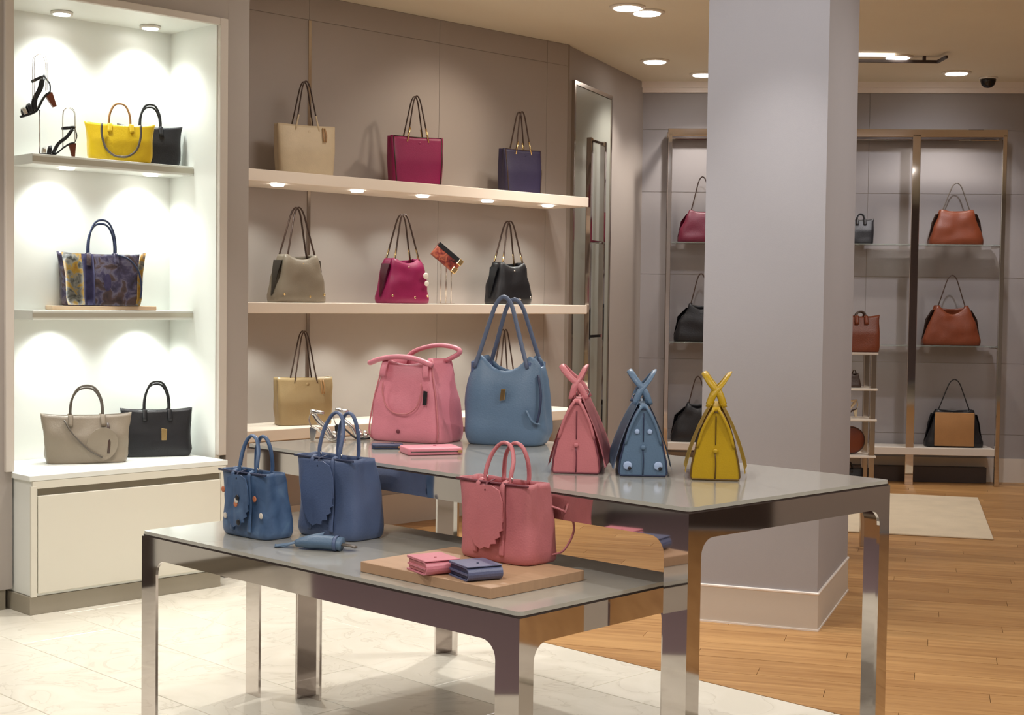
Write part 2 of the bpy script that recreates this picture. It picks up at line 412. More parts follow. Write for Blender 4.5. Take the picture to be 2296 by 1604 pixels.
def niche_shelf(z0, z1, label, lamps=True):
    s = thing('niche_shelf', label, 'shelf', E(3.84, 6.705, z0), RZ45, 'shelves in the white niche')
    bm = bmesh.new(); box(bm, -.455, .455, 0, .228, 0, z1 - z0); bev(bm, .003); mk('shelf_board', bm, m_white, s)
    b2 = bmesh.new(); box(b2, -.455, .455, -.004, .001, .012, z1 - z0 - .012); mk('metal_edge', b2, mat('shelf_edge_metal', (196, 192, 176), .3, .3), s)
    for t in (3.62, 4.10) if lamps else ():
        b = bmesh.new(); lathe(b, [(.036, -.008), (.036, 0)], 18, (t - 3.84, .1, 0)); mk('lamp_glow', b, m_glow, s)
    return s
niche_shelf(2.125, 2.175, 'upper white niche shelf carrying sandals and a yellow tote')
niche_shelf(1.362, 1.41, 'middle white niche shelf under the snake print tote', False)
# base cabinet of the niche
cab = thing('base_cabinet', 'white drawer cabinet with shadow groove below the lit niche', 'cabinet', E(3.77, 6.30, 0), RZ45)
def cbx(name, t0, t1, o0, o1, z0, z1, m, bv=0): return boxm(name, t0 - 3.77, t1 - 3.77, o0 - 6.30, o1 - 6.30, z0, z1, m, cab, bv)
cbx('body', 3.18, 4.22, 6.31, 6.90, .085, .625, m_white, .003)
cbx('counter_top', 3.165, 4.245, 6.297, 6.932, .625, .65, m_white, .002)
dfr = cbx('drawer_front', 3.205, 4.20, 6.292, 6.31, .10, .555, m_cream, .003)
cbx('top_rail', 3.18, 4.235, 6.298, 6.31, .588, .624, m_cream, .001)
cbx('side_panel', 4.205, 4.235, 6.296, 6.31, .085, .60, m_cream, .001)
cbx('side_panel', 3.172, 3.20, 6.296, 6.31, .085, .60, m_cream, .001)
cbx('pull_groove', 3.21, 4.20, 6.306, 6.3105, .556, .588, m_groove).parent = dfr
cbx('plinth', 3.17, 4.21, 6.305, 6.88, 0, .084, m_plinth, .002)
# shelf wall
WO = 7.30
ws = thing('wall_shelf_side', '', ''); del ws['label']; del ws['category']; struct(ws, 'taupe panelled wall behind the three long shelves')
wbox('wall_core', PIL_R - .3, 7.86, WO + .003, WO + .12, 0, CH, m_joint, ws)
tj = [PIL_R - .2, 5.50, 6.58, 7.62, 7.84]
zj = [.0, 3.195, CH]
for a, b in zip(tj, tj[1:]):
    for c, d in zip(zj, zj[1:]):
        wbox('wall_panel', a + .0015, b - .0015, WO, WO + .02, c, d - .003, m_wallp, ws)
wbox('rail_slot', 5.49, 5.512, WO - .008, WO + .004, .7, 3.19, m_chrome2, ws)
wall_seg('wall_angled', (KNEE[0], KNEE[1]), CORNER, 0, CH, .1, m_wall, 'taupe wall turning away past the shelves').rotation_euler
# far wall with long horizontal panels
fa = Vector((*CORNER, 0)); fb = Vector((*FARR, 0)); fd = (fb - fa); FL = fd.length; FANG = math.atan2(fd.y, fd.x)
wf = thing('wall_far', '', '', fa, FANG); del wf['label']; del wf['category']; struct(wf, 'cool grey panelled wall at the back of the shop')
b = bmesh.new(); box(b, -.15, FL, .004, .12, 0, CH); mk('wall_core', b, m_joint, wf)
for z0, z1 in ((.0, .40), (.40, 1.0), (1.0, 1.72), (1.72, 2.42), (2.42, 2.95), (2.95, CH)):
    for x0, x1 in ((-.1, 1.9), (1.9, 3.35), (3.35, FL)):
        b = bmesh.new(); box(b, x0 + .0015, x1 - .0015, 0, .02, z0 + .002, z1 - .002); mk('wall_panel', b, m_far, wf)
def fbx(name, x0, x1, y0, y1, z0, z1, m, parent, bv=0): return boxm(name, x0, x1, y0, y1, z0, z1, m, parent, bv)
b = bmesh.new(); box(b, -.05, FL, -.05, 0, CH - .05, CH); box(b, -.05, FL, -.03, 0, CH - .09, CH - .05)
tr = mk('trim_1', b, m_baset, loc=fa, rz=FANG); struct(tr)
b = bmesh.new(); box(b, -.05, FL, -.018, -.001, 0, .20); bb = mk('baseboard_far', b, m_base, loc=fa, rz=FANG); struct(bb)
d2 = Vector((*CORNER, 0)) - Vector((*KNEE, 0))
b = bmesh.new(); box(b, 0, d2.length - .02, -.016, -.001, 0, .2); struct(mk('baseboard_angled', b, m_base, loc=(*KNEE, 0), rz=math.atan2(d2.y, d2.x)))
struct(wbox('baseboard_shelf_side', PIL_R, 7.84, WO - .016, WO - .001, 0, .2, m_base))

# pillar
pF = Vector((1.406, 6.582)); pang = rad(-20.5)
pil = thing('pillar', 'square grey column with cream skirting behind the tall chrome table', 'pillar', (pF.x, pF.y, 0), pang)
pw, pdp = .56, 1.02
b = bmesh.new(); box(b, -pw + .005, -.005, .005, pdp - .005, .17, CH); mk('shaft', b, m_pill, pil)
b = bmesh.new(); box(b, -pw, 0, 0, pdp, 0, .168); bev(b, .002, 1); mk('skirting', b, m_base, pil)
b = bmesh.new(); box(b, -pw - .004, .004, -.004, pdp + .004, .166, .178); bev(b, .003, 1); mk('bead', b, m_baset, pil)
b = bmesh.new(); box(b, -pw - .004, .004, -.004, pdp + .004, 0, .008); mk('bead', b, m_baset, pil)

# rug
rg = Vector((3.076, 9.218, 0)); b = bmesh.new(); box(b, -1.35, 0, 0, 2.03, .001, .012); bev(b, .003, 1)
o = mk('rug', b, m_rug, loc=rg, rz=rad(-15)); tag(o, 'flat beige rug lying on the oak floor before the far racks', 'rug')

# ------------------------------------------------------------------ ceiling fittings
for k, (x, y) in enumerate(DL):
    lab = ['near half of the twin ceiling lamp left of the pillar', 'far half of the twin ceiling lamp left of the pillar',
           'round ceiling lamp between the twin lamp and the far wall', 'round ceiling lamp just beside the pillar left edge',
           'round ceiling lamp next to the dark track bar', 'round ceiling lamp beside the black dome camera'][k]
    t = thing('ceiling_lamp', lab, 'ceiling lamp', (x, y, CH), 0, 'recessed ceiling lamps')
    b = bmesh.new(); lathe(b, [(.105, -.012), (.115, -.006), (.115, 0)], 24); mk('lamp_ring', b, m_trimw, t, True)
    b = bmesh.new(); lathe(b, [(.085, -.017), (.085, -.011)], 24); mk('lamp_glow', b, m_glow, t)
t = thing('track_light', 'dark ceiling track bar with a glowing tube right of the pillar', 'track light', (2.75, 10.9, CH), 0)
b = bmesh.new(); box(b, -.42, .42, .10, .13, -.05, -.03); box(b, .40, .42, -.12, .12, -.05, -.03); box(b, -.4, -.38, .1, .13, -.03, 0); box(b, .3, .32, .1, .13, -.03, 0); mk('track_bar', b, m_dark, t)
b = bmesh.new(); box(b, -.35, .06, .0, .035, -.02, 0); mk('glowing_tube', b, emit('tube_glow', (1, .88, .75), 3.5), t)
t = thing('dome_camera', 'black dome camera on the ceiling near the right edge', 'camera', (3.86, 12.0, CH))
b = bmesh.new(); lathe(b, [(.005, -.085), (.03, -.08), (.052, -.06), (.062, -.03), (.064, -.012)], 20); mk('dome', b, mat('black_dome', (20, 18, 20), .15), t, True)
b = bmesh.new(); lathe(b, [(.07, -.014), (.075, 0)], 20); mk('mount', b, m_trimw, t, True)

# ------------------------------------------------------------------ long wall shelves
def wall_shelf(z0, z1, label, lamps, t1=7.62, o0=6.88):
    s = thing('wall_shelf', label, 'shelf', E(6.0, o0, z0), RZ45, 'long cream wall shelves')
    b = bmesh.new(); box(b, PIL_R + .01 - 6, t1 - 6, 0, WO - o0 - .001, 0, z1 - z0); bev(b, .004); mk('shelf_board', b, m_shelf, s)
    if lamps:
        for t in (5.03, 5.62, 6.15, 6.72, 7.30):
            b = bmesh.new(); lathe(b, [(.036, -.012), (.042, 0)], 18, (t - 6, .09, 0)); mk('lamp_glow', b, m_glow, s)
wall_shelf(2.143, 2.211, 'top long cream shelf with small lamps under its edge', True)
wall_shelf(1.394, 1.456, 'middle long cream shelf at eye height', False)
wall_shelf(.66, .725, 'lowest long cream shelf behind the tables', False)

# ------------------------------------------------------------------ mirror and chrome frame on the angled wall
dv = d2.normalized(); nv = Vector((dv.y, -dv.x, 0)); KA = math.atan2(dv.y, dv.x)
mr = thing('wall_mirror', 'tall narrow smoked mirror on the angled wall beside the shelves', 'mirror', Vector((*KNEE, 0)) + dv * .58, KA)
b = bmesh.new(); box(b, -.42, .42, -.02, -.001, .35, 3.08); bev(b, .004, 1); mk('mirror_pane', b, m_mirror, mr)
b = bmesh.new()
for x0, x1, z0, z1 in ((-.45, -.42, .32, 3.11), (.42, .45, .32, 3.11), (-.42, .42, 3.08, 3.11), (-.42, .42, .32, .35)): box(b, x0, x1, -.026, -.001, z0, z1)
mk('mirror_frame', b, m_chrome2, mr)
ld = thing('chrome_rail_frame', 'narrow chrome ladder frame standing before the smoked mirror', 'rail frame', Vector((*KNEE, 0)) + dv * .42 + nv * .10, KA)
for x in (-.15, .17):
    b = bmesh.new(); box(b, x - .02, x + .02, -.02, .02, 0, 2.70); bev(b, .003, 1); mk('post', b, m_chrome, ld)
for z in (2.68, 1.93, 1.22, .5):
    b = bmesh.new(); box(b, -.13, .15, -.012, .012, z - .01, z + .01); mk('crossbar', b, m_chrome, ld)

# ------------------------------------------------------------------ far display racks
def rack(x0, x1, zs, label, grp='chrome racks on the far wall', wide=.035, mid=None, back=True):
    r = thing('display_rack', label, 'rack', fa + Matrix.Rotation(FANG, 3, 'Z') @ Vector(((x0 + x1) / 2, -.32, 0)), FANG, grp)
    hw = (x1 - x0) / 2
    for x in (-hw, hw) + (() if mid is None else (mid - (x0 + x1) / 2,)):
        for y in ((0, .27) if back else (0,)):
            b = bmesh.new(); ww = wide * (1.9 if mid is not None and abs(x) < hw * .9 else 1) / 2; box(b, x - ww, x + ww, y - .018, y + .018, 0, 2.88); bev(b, .003, 1); mk('post', b, m_chrome, r)
    for y in (0, .27):
        b = bmesh.new(); box(b, -hw - .02, hw + .02, y - .018, y + .018, 2.86, 2.92); bev(b, .003, 1); mk('top_rail', b, m_chrome, r)
    for x in (-hw, hw):
        b = bmesh.new(); box(b, x - .015, x + .015, .01, .27, 2.865, 2.915); mk('top_rail', b, m_chrome, r)
    b = bmesh.new(); box(b, -hw + .02, hw - .02, -.02, .28, .25, .31); bev(b, .003, 1); mk('base_shelf', b, m_base, r)
    b = bmesh.new(); box(b, -hw + .03, hw - .03, .2, .28, .001, .13); mk('recess_shade', b, m_dark, r)  # dark colour stands in for the recess shadow below the base slab
    for z in zs:
        b = bmesh.new(); box(b, -hw + .018, hw - .018, -.01, .28, z - .012, z); bev(b, .002, 1); mk('glass_shelf', b, m_glass, r)
        for x in (-hw + .012, hw - .012): boxm('bracket', x - .012, x + .012, 0, .26, z - .024, z - .0125, m_chrome2, r)
    return r
def far_x(px, depth=12.05):      # distance along the far wall for a picture column
    k = (px - 1148) / FPX; dd = fd.normalized()
    p0 = fa + Vector((-dd.y, dd.x, 0)) * -.32
    s = (p0.x - k * p0.y) / (k * dd.y - dd.x); return s
X = [far_x(p - 5) for p in (1500, 1775, 1790, 2049, 2246)]
ZS = (1.155, 1.985)
rack(X[0], X[1], ZS, 'chrome and glass rack left of the pillar on the far wall')
rack(X[2], X[4], ZS, 'chrome and glass rack holding three brown bags, right of the pillar', mid=X[3], back=False)

# ------------------------------------------------------------------ chrome nesting tables
def fillet_plate(bm, L, H_, ap, leg0, leg1, r, th, T):
    """inverted-U side plate, x along, z up; rounded inner corners"""
    pts = [(0, 0), (leg0, 0)]
    for k in range(0, 7):
        a = math.pi - k * math.pi / 12
        pts.append((leg0 + r + r * math.cos(a), H_ - ap - r + r * math.sin(a)))
    for k in range(0, 7):
        a = math.pi / 2 - k * math.pi / 12
        pts.append((L - leg1 - r + r * math.cos(a), H_ - ap - r + r * math.sin(a)))
    return pts
def table(name, label, F, Lp, Rp, H_, group):
    """F near corner, Lp along long side, Rp along short side (plan points)"""
    F = Vector(F); ux = (Vector(Lp) - F); L = ux.length; ux.normalize(); uy = Vector((-ux.y, ux.x))
    if uy.dot(Vector(Rp) - F) < 0: uy = -uy
    W_ = abs((Vector(Rp) - F).dot(uy))
    ang = math.atan2(-ux.y, -ux.x)          # local x runs from far-left corner to near corner F
    O = F + ux * L                          # left corner
    t = thing(name, label, 'table', (O.x, O.y, 0), ang, group)
    g, th, ap, r = .0, .01, .072, .05
    lf, ls = .085, .055
    zt = H_ - .014
    zt -= .003
    # legs: angle section, one per corner, with the rounded gusset
    def arc(r, cx_, cz_, a0, a1, n=6): return [(cx_ + r * math.cos(a0 + (a1 - a0) * k / n), cz_ + r * math.sin(a0 + (a1 - a0) * k / n)) for k in range(n + 1)]
    for cxn, cyn in ((0, 0), (1, 0), (0, 1), (1, 1)):
        bm = bmesh.new()
        # plate along x
        out = [(0, .0), (lf, .0)] + arc(r, lf + r, zt - ap - r, math.pi, math.pi / 2) + [(lf + r, zt), (0, zt)]
        out = [(x if cxn == 0 else L - x, z) for x, z in out]
        y0 = 0 if cyn == 0 else W_ - th
        extr(bm, out, y0, y0 + th)
        out = [(th, .0), (ls, .0)] + arc(r, ls + r, zt - ap - r, math.pi, math.pi / 2) + [(ls + r, zt), (th, zt)]
        out = [(x if cyn == 0 else W_ - x, z) for x, z in out]
        x0 = 0 if cxn == 0 else L - th
        T = Matrix(((0, 1, 0, 0), (1, 0, 0, 0), (0, 0, 1, 0), (0, 0, 0, 1)))
        extr(bm, out, x0, x0 + th, T)
        mk('leg', bm, m_chrome, t)
    e1, e2 = lf + r, ls + r
    for y0 in (0, W_ - th): boxm('apron', e1, L - e1, y0, y0 + th, zt - ap, zt, m_chrome, t)
    for x0 in (0, L - th): boxm('apron', x0, x0 + th, e2, W_ - e2, zt - ap, zt, m_chrome, t)
    zt += .003
    bm = bmesh.new(); box(bm, .004, L - .004, .004, W_ - .004, zt - .003, zt + .003); mk('dark_line', bm, m_dark, t)  # dark strip drawn as the thin line below the glass top
    bm = bmesh.new(); box(bm, .001, L - .001, .001, W_ - .001, zt + .003, H_)
    ed = [e for e in bm.edges if abs(e.verts[0].co.z - e.verts[1].co.z) > .005]
    bmesh.ops.bevel(bm, geom=ed, offset=.018, segments=4, affect='EDGES', profile=.5)
    mk('glass_top', bm, m_top, t)
    return t
ZU, ZL = .943, .700
table('display_table', 'tall chrome display table with grey glass top, behind the lower one', (.480, 3.893), (-.987, 5.437), (1.152, 4.620), ZU, 'nesting chrome tables')
table('display_table', 'low chrome display table with grey glass top, front left', (.028, 3.683), (-1.241, 4.892), (.525, 4.19), ZL, 'nesting chrome tables')
# ================================================================== BAG KIT
def sg(v): return -1 if v < 0 else 1
def shell(name, parent, m, prof, N=48, e=4.5, gus=0.0, rim=None, inner=.55, crease=0.0, fr=14, seed=0, lev=14, th=.004, gp=2.0, gq=1.3, cap=False, dent=None):
    """open-topped leather body lofted through (z, half width, half depth[, y shift]) levels"""
    H_ = prof[-1][0]; P = [Vector((p[0], p[1], p[2])) for p in prof]; Y = [(p[3] if len(p) > 3 else 0) for p in prof]
    def samp(z):
        for i in range(len(P) - 1):
            if z <= P[i + 1][0] + 1e-9:
                k = (z - P[i][0]) / max(1e-9, P[i + 1][0] - P[i][0]); k2 = k
                return P[i][1] + (P[i + 1][1] - P[i][1]) * k2, P[i][2] + (P[i + 1][2] - P[i][2]) * k2, Y[i] + (Y[i + 1] - Y[i]) * k2
        return P[-1][1], P[-1][2], Y[-1]
    bm = bmesh.new()
    def ring(z, inset=0.0, zfix=None):
        hw, hd, yo = samp(z); R = []
        for k in range(N):
            q4 = k * 8.0 / N                      # even steps round a unit square, pushed out to a superellipse
            if q4 < 1: px_, py_ = 1, q4
            elif q4 < 3: px_, py_ = 2 - q4, 1
            elif q4 < 5: px_, py_ = -1, 4 - q4
            elif q4 < 7: px_, py_ = q4 - 6, -1
            else: px_, py_ = 1, q4 - 8
            rr_ = (abs(px_) ** e + abs(py_) ** e) ** (-1 / e); c, s = px_ * rr_, py_ * rr_
            x = (hw - inset) * c; y = (hd - inset) * s
            u = x / hw; v = min(1, abs(y) / max(hd, 1e-5)); q = z / H_
            if gus and abs(u) > .45: x -= sg(x) * gus * hw * (q ** gq) * (1 - v) ** gp * min(1, (abs(u) - .45) / .45)
            zz = z + (rim(u, sg(y)) * q ** 3 if rim else 0)
            if dent: y += dent(u, q, sg(y))
            if crease:
                p = Vector((x * fr, y * fr + seed * 3.1, zz * fr * .8 + seed)); nz = noise.noise(p)
                w_ = min(1, q * 6) * crease
                x += c * nz * w_; y += s * nz * w_ + 0; 
            R.append(bm.verts.new((x, y + yo, zz)))
        return R
    zs = [0.0, H_ * .012, H_ * .04] + [H_ * (.09 + .91 * i / lev) for i in range(lev + 1)]
    rings = []
    for i, z in enumerate(zs):
        rings.append(ring(z, .006 if i == 0 else (.0015 if i == 1 else 0)))
    def bridge(a, b):
        for k in range(N): bm.faces.new((a[k], a[(k + 1) % N], b[(k + 1) % N], b[k]))
    for a, b in zip(rings, rings[1:]): bridge(a, b)
    bm.faces.new(rings[0][::-1])
    if cap:
        bm.faces.new(rings[-1])
    else:
        prev = rings[-1]
        for z in (H_, H_ * .93, H_ * .8, H_ * inner):
            r_ = ring(z, th); bridge(prev, r_); prev = r_
        bm.faces.new(prev)
    return mk(name, bm, m, parent, True)
def loop(name, parent, m, x0, x1, y, z0, z1, ra=.008, rb=.004, lean=0.0, kind='round', ytop=None, yb=None):
    w_ = x1 - x0; h = z1 - z0; cx_ = (x0 + x1) / 2
    if kind == 'round':
        sh = [(0, 0), (.0, .3), (.06, .62), (.24, .92), (.5, 1.0), (.76, .92), (.94, .62), (1, .3), (1, 0)]
    elif kind == 'peak':
        sh = [(0, 0), (.12, .3), (.24, .62), (.36, .9), (.5, 1.0), (.64, .9), (.76, .62), (.88, .3), (1, 0)]
    else:
        sh = [(0, 0), (.03, .4), (.16, .8), (.5, 1.0), (.84, .8), (.97, .4), (1, 0)]
    pts = [(x0 + a * w_, y + lean * b, z0 + h * b) for a, b in sh]
    bm = bmesh.new(); sweep(bm, pts, ra, rb, (0, 1, 0), 8, 4)
    return mk(name, bm, m, parent, True)
def hang(name, parent, m, x0, x1, y, z0, depth, ra=.006, rb=.003, bulge=.0):
    """strap flopped down over the front as a U"""
    w_ = x1 - x0
    pts = [(x0 + a * w_, y - bulge * b, z0 - depth * b) for a, b in ((0, 0), (.0, .35), (.1, .75), (.3, .96), (.5, 1), (.7, .96), (.9, .75), (1.0, .35), (1, 0))]
    bm = bmesh.new(); sweep(bm, pts, rb, ra, (0, 1, 0), 8, 4)
    return mk(name, bm, m, parent, True)
def plate(name, parent, m, pts, y, th, bv=.0):
    bm = bmesh.new(); extr(bm, pts, y - th, y)
    if bv: bev(bm, bv, 1)
    return mk(name, bm, m, parent)
def disc(name, parent, m, c, r, th, n=14):
    bm = bmesh.new(); lathe(bm, [(r, 0), (r, th * .6), (r * .7, th)], n)
    for v in bm.verts: v.co = Vector((c[0] + v.co.x, c[1] - v.co.z, c[2] + v.co.y))
    return mk(name, bm, m, parent, True)
def oval(cx_, cz_, a, b, n=20, scal=0.0, k=7):
    out = []
    for i in range(n):
        t = 2 * math.pi * i / n; r_ = 1 + scal * abs(math.sin(k * t / 2))
        out.append((cx_ + a * r_ * math.cos(t), cz_ + b * r_ * math.sin(t)))
    return out
def bag_spot(px, py, z, phi, d):
    """centre of a bag whose front base edge shows at picture point px, py"""
    p = pix(px, py, z); ph = rad(phi)
    return Vector((p.x - math.sin(ph) * d / 2, p.y + math.cos(ph) * d / 2, z))
def col_on(px, o, z):
    k = (px - 1148 - .0129 * (z - EYE) * FPX / 8) / FPX
    a = k * o * R2 / (1 - k)
    return Vector((a, a + o * R2, z))
# strap leathers
l_brown = leather('strap_dark_brown', (70, 52, 44), .4)
l_tan = leather('strap_tan', (170, 128, 84), .4)
l_black = leather('black_leather', (30, 30, 34), .38)
l_taupe = leather('taupe_leather', (142, 130, 114), .4)
l_mag = leather('magenta_leather', (140, 26, 78), .4)
l_beige = leather('beige_leather', (214, 194, 162), .45)
l_navy = leather('navy_leather', (46, 40, 66), .45)
l_goldtan = leather('bronze_tan_leather', (166, 142, 104), .33)
l_pink = leather('pink_leather', (206, 126, 140), .42)
l_pinkd = leather('rose_leather', (190, 114, 120), .42)
l_blue = leather('slate_blue_leather', (88, 112, 138), .42)
l_blue2 = leather('denim_blue_leather', (80, 96, 130), .42)
l_yel = leather('yellow_leather', (216, 180, 30), .35)
l_mus = leather('mustard_leather', (176, 142, 14), .38)
l_cognac = leather('cognac_leather', (116, 56, 32), .4)
l_sand = leather('sand_suede', (166, 122, 76), .7)
l_burg = leather('burgundy_leather', (100, 26, 48), .4)
l_dkpink = leather('dark_rose_edge', (110, 50, 62), .5)
l_dkblue = leather('dark_blue_edge', (38, 48, 78), .5)
l_dkmus = leather('dark_mustard_edge', (92, 66, 14), .5)
l_grey = leather('grey_taupe_strap', (96, 88, 80), .4)
l_floral = ramp_tex('blue_floral_leather', 'noise', 18, [(.3, (58, 82, 116)), (.6, (76, 102, 138)), (.75, (92, 120, 152))], .4, bump=.1)

def tote(label, loc, phi, m, ms, W=.36, D=.13, H=.29, strap=.265, group=None, edge=None, tassel=None, gold=False, flare=1.08, crease=.0, seed=0, name='tote_bag', sx=.2):
    t = thing(name, label, 'handbag', loc, rad(phi), group)
    shell('body', t, m, [(0, W / 2 / flare * .97, D / 2), (H * .5, W / 2 * .965, D / 2 * .96), (H, W / 2, D / 2 * .62)], e=6, gus=.10, rim=lambda u, s: .006 * abs(u) ** 2, crease=crease, seed=seed)
    for s, y in ((1, -D * .30), (-1, D * .30)):
        z0 = H - .03
        loop('strap', t, ms, -W * sx, W * sx, y * 1.05, z0, H + strap, .0065, .004, -y * .6, 'peak')
    if gold:
        for y in (-D * .33, D * .33):
            for x in (-W * sx, W * sx):
                bm = bmesh.new(); sweep(bm, [(x, y, H - .03), (x + (-.06 if x > 0 else .06) * .35, y * .9, H + .06)], .006, .0055, (0, 1, 0), 8, 0); mk('strap_end', bm, gold if gold is not True else l_tan, t, True)
    if edge:
        bm = bmesh.new()
        for s in (-1, 1):
            sweep(bm, [(s * W / 2 / flare * .97 * .9, -D / 2 * .9, .006), (s * W / 2 * .965 * .9, -D / 2 * .96 * .9, H * .5), (s * W / 2 * .89, -D / 2 * .56, H)], .0035, .0035, n=6, smooth=0)
        sweep(bm, [(-W / 2 / flare * .87, -D / 2 * .98, .006), (W / 2 / flare * .87, -D / 2 * .98, .006)], .0035, .0035, n=6, smooth=0)
        sweep(bm, [(-W / 2 * .89, -D / 2 * .57, H + .004), (0, -D / 2 * .63, H), (W / 2 * .89, -D / 2 * .57, H + .004)], .003, .003, n=6, smooth=2)
        mk('edge_binding', bm, edge, t, True)['kind'] = 'stuff'
    disc('stamp', t, m, (.01, -D / 2 * .68, H * .87), .009, .003)
    if tassel:
        for dx in (-.006, .006):
            bm = bmesh.new(); sweep(bm, [(W * .27 + dx, -D * .36, H - .01), (W * .28 + dx * 1.6, -D * .46, H - .05), (W * .275 + dx, -D * .52, H - .095)], .0045, .002, (1, 0, 0), 6, 3); mk('tassel', bm, tassel, t, True)
    return t
def hobo(label, loc, phi, m, ms, W=.36, D=.17, H=.285, strap=.28, group=None, gold=None, stud=None, side=None, seed=0, name='hobo_bag', charm=None, sr=.0068, sw=.2, flatw=None, dip=.03, top=.72, crease=.010, badge=None, two=True):
    t = thing(name, label, 'handbag', loc, rad(phi), group)
    shell('body', t, m, [(0, W / 2, D / 2 * .92), (H * .12, W / 2 * 1.02, D / 2), (H * .5, W / 2 * .9, D / 2 * .94), (H * .85, W / 2 * (top + .08), D / 2 * .8), (H, W / 2 * top, D / 2 * .6)],
          e=4.5, gus=.34, gp=1.4, rim=lambda u, s: (-dip * (1 - min(1, abs(u) * 1.35) ** 2) if s < 0 else -dip * .4 * (1 - u * u)), crease=crease, seed=seed, inner=.5)
    A = W / 2 * top * .82
    for y in ((-D * .27, D * .27) if two else (0,)):
        loop('strap', t, ms, -A, A, y, H - .035, H + strap, flatw or sr, sr * .7, -y * .7, 'peak')
        if gold:
            for x in (-A, A):
                k = .30; bm = bmesh.new(); sweep(bm, [(x, y, H - .035), (x * (1 - .24 * k / .3 * 1.0), y * (1 - .7 * k), H - .035 + (strap + .035) * k)], .0062, .0062, n=6, smooth=0); mk('chain_link', bm, gold, t, True)
    # side facings, the darker folded gussets
    if side:
        for s in (-1, 1):
            bm = bmesh.new(); pts = []
            zz = [H * .14, H * .4, H * .65, H * .88]
            ww = [.10, .28, .45, .6]
            hwz = [W / 2 * 1.015, W / 2 * .935, W / 2 * .87, W / 2 * top * 1.07]
            gq = [.34 * (z / H) ** 1.3 for z in zz]
            L_ = []; C_ = []; R_ = []
            for z, q, hw, g in zip(zz, ww, hwz, gq):
                L_.append(bm.verts.new((s * (hw * .99 + .002), -D / 2 * .84 * q, z))); R_.append(bm.verts.new((s * (hw * .99 + .002), D / 2 * .84 * q, z)))
                C_.append(bm.verts.new((s * (hw * (1 - g) + .004), 0, z)))
            for i in range(3):
                bm.faces.new((L_[i], C_[i], C_[i + 1], L_[i + 1])); bm.faces.new((C_[i], R_[i], R_[i + 1], C_[i + 1]))
            bmesh.ops.solidify(bm, geom=bm.faces[:], thickness=.002)
            mk('side_gusset', bm, side, t)
    if stud:
        for x, z in ((-W * .41, H * .17), (W * .39, H * .17), (-.0, H * .9 - dip), (W * .1, H * .13)):
            disc('stud', t, stud, (x, -D / 2 * (.97 if z < H * .5 else .72), z), .0075, .006)
    if charm:
        disc('charm', t, charm, (W * .33, -D / 2 * 1.03, H * .62), .021, .006)
        disc('charm', t, charm, (W * .34, -D / 2 * 1.09, H * .45), .017, .006)
    if badge: plate('badge', t, badge, [(W * .0 - .012, H * .58), (.014, H * .58), (.016, H * .73), (-.014, H * .73)], -D / 2 * .98, .004, .001)
    return t
def satchel(label, loc, phi, m, mh, W=.40, D=.14, H=.24, hr=.14, base=.86, hw=.2, group=None, name='satchel_bag', extra=None, flop=None, seed=0, tagm=None, crease=.004, side=None):
    t = thing(name, label, 'handbag', loc, rad(phi), group)
    B = W / 2 * base
    shell('body', t, m, [(0, B * .97, D / 2), (H * .15, B * 1.02, D / 2 * 1.02), (H * .55, B * 1.04, D / 2 * .9), (H * .85, W / 2 * .97, D / 2 * .58), (H, W / 2 * 1.01, D / 2 * .42)], e=5, gus=.06, rim=lambda u, s: .012 * abs(u) ** 3, crease=crease, seed=seed, inner=.7)
    for y, k in ((-D * .2, 1.0), (D * .2, .9)):
        if flop and y < 0: continue
        loop('handle', t, mh, -W * hw, W * hw, y, H - .012, H + hr * k, .0055, .0055, -y * .4, 'round')
    for y in ((-D * .2,) if flop else (-D * .2, D * .2)):
        for x in (-W * hw, W * hw):
            bm = bmesh.new(); sweep(bm, [(x, y * 1.1, H + .004), (x, -D / 2 * .56 if y < 0 else D / 2 * .56, H - .01), (x * 1.04, (-1 if y < 0 else 1) * D / 2 * .78, H * .78)], .005, .012, (0, 1, 0), 8, 3)
            mk('handle_tab', bm, m if tagm is None else m, t, True)
    if flop: hang('handle', t, flop, -W * .27, W * .27, -D / 2 * 1.0 - .004, H + .0, H * .88, .006, .005, .006)
    if tagm: plate('hang_tag', t, tagm, [(-.012 + .03, H * .36), (.03 + .014, H * .36), (.03 + .016, H * .6), (.03 - .012, H * .62)], -D / 2 * .99 - .002, .004, .001)
    return t

S_SH = FPX
# ------------------------------------------------------------------ shelf wall, top row
tote('cream beige tote with thin dark straps, leftmost on the top shelf', col_on(683, 7.06, 2.2115), 30, l_beige, l_brown, gold=l_beige, tassel=l_tan, group='totes on the top wall shelf', H=.295, W=.375)
tote('magenta tote with dark edges and dark brown straps on the top shelf', col_on(930, 7.06, 2.2115), 28, l_mag, l_brown, edge=l_brown, gold=m_gold, group='totes on the top wall shelf', H=.30, W=.375)
tote('navy purple tote, rightmost bag on the top shelf', col_on(1164, 7.06, 2.2115), 36, l_navy, l_brown, edge=l_brown, gold=m_gold, group='totes on the top wall shelf', H=.295, W=.33)
# middle row
hobo('taupe shoulder bag with long brown straps, leftmost on the middle shelf', col_on(664, 7.06, 1.4565), 44, l_taupe, l_brown, side=l_grey, stud=m_gold, group='shoulder bags on the middle wall shelf', seed=1)
hobo('magenta shoulder bag with white round charms on the middle shelf', col_on(900, 7.06, 1.4565), 44, l_mag, l_brown, side=l_burg, gold=m_gold, stud=m_gold, charm=m_trimw, group='shoulder bags on the middle wall shelf', seed=2)
hobo('black shoulder bag, rightmost on the middle shelf', col_on(1137, 7.06, 1.4565), 44, l_black, l_brown, side=l_black, gold=m_gold, stud=m_silver, group='shoulder bags on the middle wall shelf', W=.345, seed=3)
